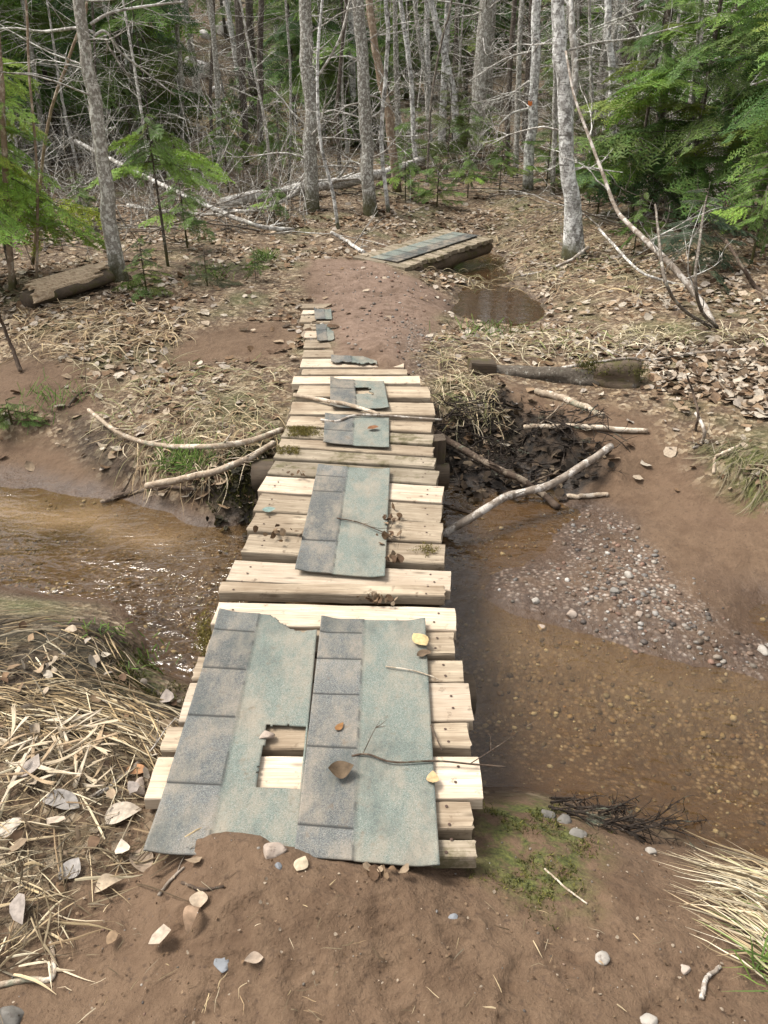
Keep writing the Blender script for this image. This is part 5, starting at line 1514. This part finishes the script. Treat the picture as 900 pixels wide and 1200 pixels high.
def moss_tufts(name, label, pts, size, pal):
    m = MB(); rg = np.random.default_rng(75)
    for p in pts:
        for k in range(4):
            d = rg.normal(size=3); d[2] = abs(d[2]) + .5; d /= np.linalg.norm(d); l = size * rg.uniform(.5, 1.3)
            s_ = np.cross(d, rg.normal(size=3)); s_ /= np.linalg.norm(s_)
            q = p + rg.normal(size=3) * size * .4 * [1, 1, .2]
            m.add([q - s_ * size * .14, q + s_ * size * .14, q + d * l], None, [[0, 1, 2]], pal[rg.integers(len(pal))] * rg.uniform(.6, 1.3))
    return tag(m.build(name, M['moss'], smooth=False), label, 'moss', kind='stuff')


MOSSC = np.array([(.09, .095, .022), (.13, .12, .03), (.06, .065, .02), (.16, .15, .04)])
rg = np.random.default_rng(76)
X, Y = pick(1700, -.1, 1.3, .9, 1.75, lambda x, y, z, s, l, g_, mo, w: mo * (vnoise(x * 14, y * 14, 4) > .52) * (z > ZW))
moss_tufts('moss', 'olive moss creeping over the mud at the right bridge corner', np.stack([X, Y, hgt(X, Y)], 1), .012, MOSSC)
X, Y = pick(1500, -1.3, -.5, 1.6, 2.4, lambda x, y, z, s, l, g_, mo, w: mo * (vnoise(x * 14, y * 14, 4) > .4) * (z > ZW))
moss_tufts('moss', 'dark green moss on the lip of the near left bank', np.stack([X, Y, hgt(X, Y)], 1), .014, MOSSC * .7)
pts = np.array([P(335 + 26 * rg.random() + abs(rg.normal()) * 8, 500 + 11 * rg.random(), .002) for _ in range(420)] + [P(325 + 25 * rg.random(), 523 + 9 * rg.random(), .002) for _ in range(160)]
               + [P(640 / 1.28 + rg.normal() * 7, 644 + rg.normal() * 3, .003) for _ in range(70)] + [P(240 + 6 * rg.normal(), 745 + 14 * rg.normal(), -.03 - .04 * rg.random()) for _ in range(300)])
moss_tufts('moss', 'mustard green moss growing on the old planks', pts, .012, np.array([(.17, .14, .035), (.12, .105, .03), (.21, .17, .05)]))
pts_l = np.array([LOGC[rg.integers(len(LOGC))] + np.array([0, -.02, .03]) + rg.normal(size=3) * np.array([.03, .035, .022]) for _ in range(700)])
moss_tufts('moss', 'olive moss over the end of the half buried log', pts_l, .018, MOSSC * .7)
X, Y = pick(1200, -1.5, -.6, 3.3, 4.4, lambda x, y, z, s, l, g_, mo, w: mo * (z > ZW - .02))
moss_tufts('moss', 'blackish green moss hanging under the left tussock', np.stack([X, Y, hgt(X, Y)], 1), .03, MOSSC * .5)

PEB = np.array([(.12, .09, .065), (.20, .165, .13), (.28, .245, .205), (.15, .10, .07), (.085, .07, .06), (.21, .145, .105), (.42, .39, .35), (.17, .155, .14), (.20, .12, .085), (.13, .11, .09), (.23, .20, .17)])
rg = np.random.default_rng(77)


def gravel(name, label, X, Y, smin, smax, pal, sink=.25):
    Z = hgt(X, Y); m = MB()
    for x, y, z in zip(X, Y, Z):
        s = smin + (smax - smin) * rg.random() ** 4.5
        rock(m, (x, y, z + s * (.5 - sink)), (s, s * rg.uniform(.6, .95), s * rg.uniform(.4, .75)), int(rg.integers(1e6)), False, pal[rg.integers(len(pal))] * rg.uniform(.7, 1.2))
    return tag(m.build(name, M['pebble']), label, 'gravel', kind='stuff')


GC = poly([(690, 605), (735, 640), (820, 725), (880, 772), (790, 755), (680, 712), (650, 695), (690, 660)])
X, Y = pick(3600, .1, 2.6, 1.9, 3.6, lambda x, y, z, s, l, g_, mo, w: (.10 * g_ + .9 * inside(GC, x, y, .22, .16) ** 1.5) * (z > ZW - .015))
gravel('gravel', 'grey and tan gravel fanned out on the sand bar', X, Y, .0025, .019, PEB, .42)
X, Y = pick(6500, -2.8, 2.6, 1.2, 4.2, lambda x, y, z, s, l, g_, mo, w: (z < ZW - .01) * (.15 + .85 * sstep(.35, .6, vnoise(x * 2.2, y * 2.2, 41))))
gravel('streambed_gravel', 'brown and amber pebbles on the bed of the stream', X, Y, .003, .017, np.array([(.17, .12, .075), (.22, .16, .10), (.26, .21, .14), (.10, .07, .05), (.06, .045, .035), (.18, .11, .07), (.22, .20, .16), (.13, .105, .08), (.38, .34, .27)]), .38)
X, Y = pick(700, -.6, 1.2, 4.2, 7.5, lambda x, y, z, s, l, g_, mo, w: .15 * (1 - l) + .85 * inside(GRAVELP, x, y, .2, .1))
gravel('gravel', 'fine grey gravel along the far end of the bridge', X, Y, .006, .022, PEB)
X, Y = pick(260, -1.4, 1.2, .75, 1.4, lambda x, y, z, s, l, g_, mo, w: (z > ZW) * s)
gravel('grit', 'tiny specks of grit on the near mud', X, Y, .0015, .005, PEB)


def stone(px, py, w, h_, mat, label, seed, cat='stone', flat=.45, z=None):
    g = G(px, py) if z is None else P(px, py, z)
    s = pxm(w, g) / 2; d = pxm(h_, g) / 2 / .8
    m = MB(); rock(m, (0, 0, 0), (s, d, min(s, d) * flat * 1.6), seed, True, rz=0)
    o = m.build('stone', M[mat]); o.location = g + np.array([0, 0, min(s, d) * flat * .12]); tag(o, label, cat)


stone(320, 999, 32, 22, 'rockpink', 'rounded pinkish tan stone at the muddy end of the near shingles', 501)
stone(326, 1015, 10, 9, 'rockblue', 'small bluish pebble touching the pinkish tan stone', 502)
stone(260, 1128, 22, 25, 'rockblue', 'flat bluish slate chip set in the near mud', 503, flat=.15)
stone(705, 1123, 23, 13, 'rockpale', 'whitish oval pebble on the mud under the mossy patch', 504)
stone(801, 1136, 17, 10, 'rockpink', 'small pinkish pebble close to the crooked grey twig', 505)
stone(532, 1075, 12, 9, 'rockblue', 'tiny blue grey chip on the mud below the bridge end', 506)
stone(12, 1192, 34, 28, 'rockgrey', 'dull grey stone in the lowest corner of the mud by the straw', 507)
stone(762, 1198, 24, 14, 'rockpale', 'pale stone cut off by the bottom edge of the picture', 508)
stone(641, 956, 20, 16, 'rockgrey', 'grey stone first along the mossy shore from the bridge', 509)
stone(661, 962, 18, 15, 'rockgrey', 'grey angular stone second along the mossy shore', 510)
stone(678, 978, 22, 14, 'rockgrey', 'grey stone third along the mossy shore', 511)
stone(762, 999, 17, 10, 'rockpale', 'whitish stone at the tip of the pale swept straw', 512)
stone(817, 381, 16, 10, 'rockpale', 'white stone at the foot of the bent bleached sapling', 513)
stone(635, 736, 11, 13, 'rockpink', 'tan upright stone at the water edge of the gravel bar', 514)
stone(669, 721, 14, 12, 'rockpink', 'pink and white stone low on the gravel bar', 515)
stone(738, 675, 14, 12, 'rockpale', 'bright white stone in the middle of the gravel bar', 516)
stone(719, 693, 13, 14, 'rockgrey', 'dark grey stone below the bright white one on the gravel', 517)
stone(749, 720, 12, 9, 'rockpink', 'rusty stone near the lower side of the gravel bar', 518)
stone(893, 762, 18, 13, 'rockpale', 'whitish stone at the far tip of the gravel bar', 519)
stone(628, 705, 13, 9, 'rockpale', 'pale flat pebble where gravel meets the wet sand', 520)
stone(312, 862, 19, 14, 'rockpink', 'small tan stone at the torn corner of the shingle hole', 521, z=.012)
stone(163, 925, 20, 26, 'rockpink', 'tan lump of wood rot beside the bottom plank end', 522)
stone(146, 745, 26, 46, 'rockgrey', 'dark earthy clod standing on the lip of the left bank', 523) if False else None


def one_leaf(px, py, w, ang, col, label, seed, z=None, curl=.5, cat='leaf'):
    rg = np.random.default_rng(seed); g = G(px, py) if z is None else P(px, py, z)
    v, q = leaf_shape(pxm(w, g), rg, curl)
    a = ang; v = np.stack([v[:, 0] * math.cos(a) - v[:, 1] * math.sin(a), v[:, 0] * math.sin(a) + v[:, 1] * math.cos(a), v[:, 2] - v[:, 2].min()], 1)
    m = MB(); m.add(v, q, None, np.array(col)); o = m.build('dry_leaf', M['leaf']); o.location = g + np.array([0, 0, .004]); tag(o, label, cat)
    sub = o.modifiers.new('smooth', 'SUBSURF'); sub.levels = 2; sub.render_levels = 2


one_leaf(144, 958, 44, .5, (.50, .42, .33), 'large pale leaf on the mud beside the lowest plank end', 1)
one_leaf(72, 942, 50, -.3, (.30, .27, .24), 'grey curled leaf under the bark chips in the straw', 2)
one_leaf(228, 1083, 32, 1.3, (.34, .23, .15), 'brown rolled leaf on the mud below the shingle corner', 3, curl=.9)
one_leaf(234, 1056, 24, 1.6, (.46, .36, .26), 'narrow tan leaf just above the brown rolled leaf', 4)
one_leaf(353, 1014, 22, 1.2, (.52, .43, .30), 'cream leaf lying beside the pinkish tan stone', 5)
one_leaf(298, 1127, 22, .2, (.42, .33, .25), 'small leaf standing on edge near the slate chip', 6)
one_leaf(168, 1012, 40, -.9, (.33, .25, .18), 'brown leaf against the bottom corner of the shingle', 7)
one_leaf(128, 1040, 34, .6, (.46, .36, .25), 'tan leaf in the scattered straw', 8)
one_leaf(83, 1024, 32, 1.2, (.33, .30, .27), 'grey upright leaf on the mud in the scattered straw', 9, curl=.8)
one_leaf(400, 908, 30, .2, (.13, .09, .055), 'dark crumpled leaf on the near right shingle', 10, .016, .9)
one_leaf(398, 853, 15, 1.0, (.26, .13, .05), 'small rusty leaf scrap on the near right shingle', 11, .016, .2)
one_leaf(492, 751, 28, 2.1, (.58, .44, .22), 'yellow leaf at the upper edge of the near right shingle', 12, .018)
one_leaf(507, 914, 18, 1.5, (.55, .38, .20), 'orange tan leaf scrap between shingle and pale plank', 13, .014, .2)
one_leaf(497, 768, 20, .5, (.16, .11, .07), 'dark leaf under the yellow leaf', 14, .014, .9)
one_leaf(437, 503, 14, .3, (.22, .10, .045), 'rusty leaf on the far shingle under the grey twig', 15, .016, .3)
one_leaf(315, 299 * 2, 16, .2, (.20, .27, .24), 'green grey shingle scrap beside the middle shingle', 16, .01, .1, 'scrap')
one_leaf(12, 972, 36, .8, (.55, .47, .38), 'pale leaf at the edge of the scattered straw', 17)
one_leaf(160, 905, 26, .1, (.42, .22, .11), 'rust coloured leaf between straw and bridge', 18)
# clumps of leaves stuck on the boards
for k, (cx, cy, sx, sy, n, lab) in enumerate([(440, 701, 14, 4, 22, 'clump of dark leaves caught in the gap of the middle planks'), (330, 623, 16, 5, 16, 'brown leaves gathered on the left plank ends'), (460, 605, 8, 6, 16, 'leaf scraps along the right side of the middle shingle'), (462, 655, 7, 5, 14, 'dark leaf scraps by the lower corner of the middle shingle'), (455, 628, 10, 6, 14, 'dark shreds of leaf and root beside the middle shingle'), (450, 1022, 18, 5, 10, 'leaf scraps at the muddy end of the right shingle'), (345, 555, 12, 3, 8, 'crumbled leaves over the mossy planks')]):
    m = MB(); rg2 = np.random.default_rng(800 + k)
    for j in range(n):
        v, q = _lv[rg2.integers(60)]; zz = .012 if cy < 1000 else GH(*G(cx, cy)[:2]) + .006
        m.add(v * rg2.uniform(.015, .042) @ rot3(rg2, .6).T + P(cx + rg2.normal() * sx * .7, cy + rg2.normal() * sy * .7, zz + rg2.random() * .015), q, None, LEAFC[[1, 2, 4, 5, 5]][rg2.integers(5)] * rg2.uniform(.6, 1.1))
    tag(m.build('leaf_clump', M['leaf']), lab, 'leaves', kind='stuff')

# ------------------------------------------------------------------ light
w = bpy.data.worlds.new("World"); sc.world = w; w.use_nodes = True
nt = w.node_tree; bg = nt.nodes['Background']
sky = nt.nodes.new('ShaderNodeTexSky'); sky.sky_type = 'NISHITA'; sky.sun_disc = False
EL, AZ = math.radians(58), math.radians(-76)
sky.sun_elevation = EL; sky.sun_rotation = AZ; sky.air_density = 1.0; sky.dust_density = 3.0; sky.ozone_density = 1.0
hs = nt.nodes.new('ShaderNodeHueSaturation'); hs.inputs['Saturation'].default_value = .16
nt.links.new(sky.outputs[0], hs.inputs['Color']); nt.links.new(hs.outputs[0], bg.inputs['Color'])
bg.inputs['Strength'].default_value = .10
sun_d = bpy.data.lights.new('sun', 'SUN'); sun_d.energy = 1.5; sun_d.angle = math.radians(22); sun_d.color = (1, .95, .87)
sun = bpy.data.objects.new('sun', sun_d); COL.objects.link(sun)
dirv = Vector((math.sin(AZ) * math.cos(EL), math.cos(AZ) * math.cos(EL), math.sin(EL)))
sun.rotation_euler = dirv.to_track_quat('Z', 'Y').to_euler(); sun.location = (0, 0, 20)

sc.view_settings.view_transform = 'Standard'; sc.view_settings.look = 'None'; sc.view_settings.gamma = 1.0
sc.view_settings.exposure = 1.82
sc.view_settings.use_curve_mapping = False
cy = sc.cycles
cy.use_denoising = True
cy.max_bounces = 6; cy.diffuse_bounces = 3; cy.glossy_bounces = 3; cy.transmission_bounces = 3; cy.transparent_max_bounces = 8
cy.sample_clamp_indirect = 6.0; cy.caustics_reflective = False; cy.caustics_refractive = False
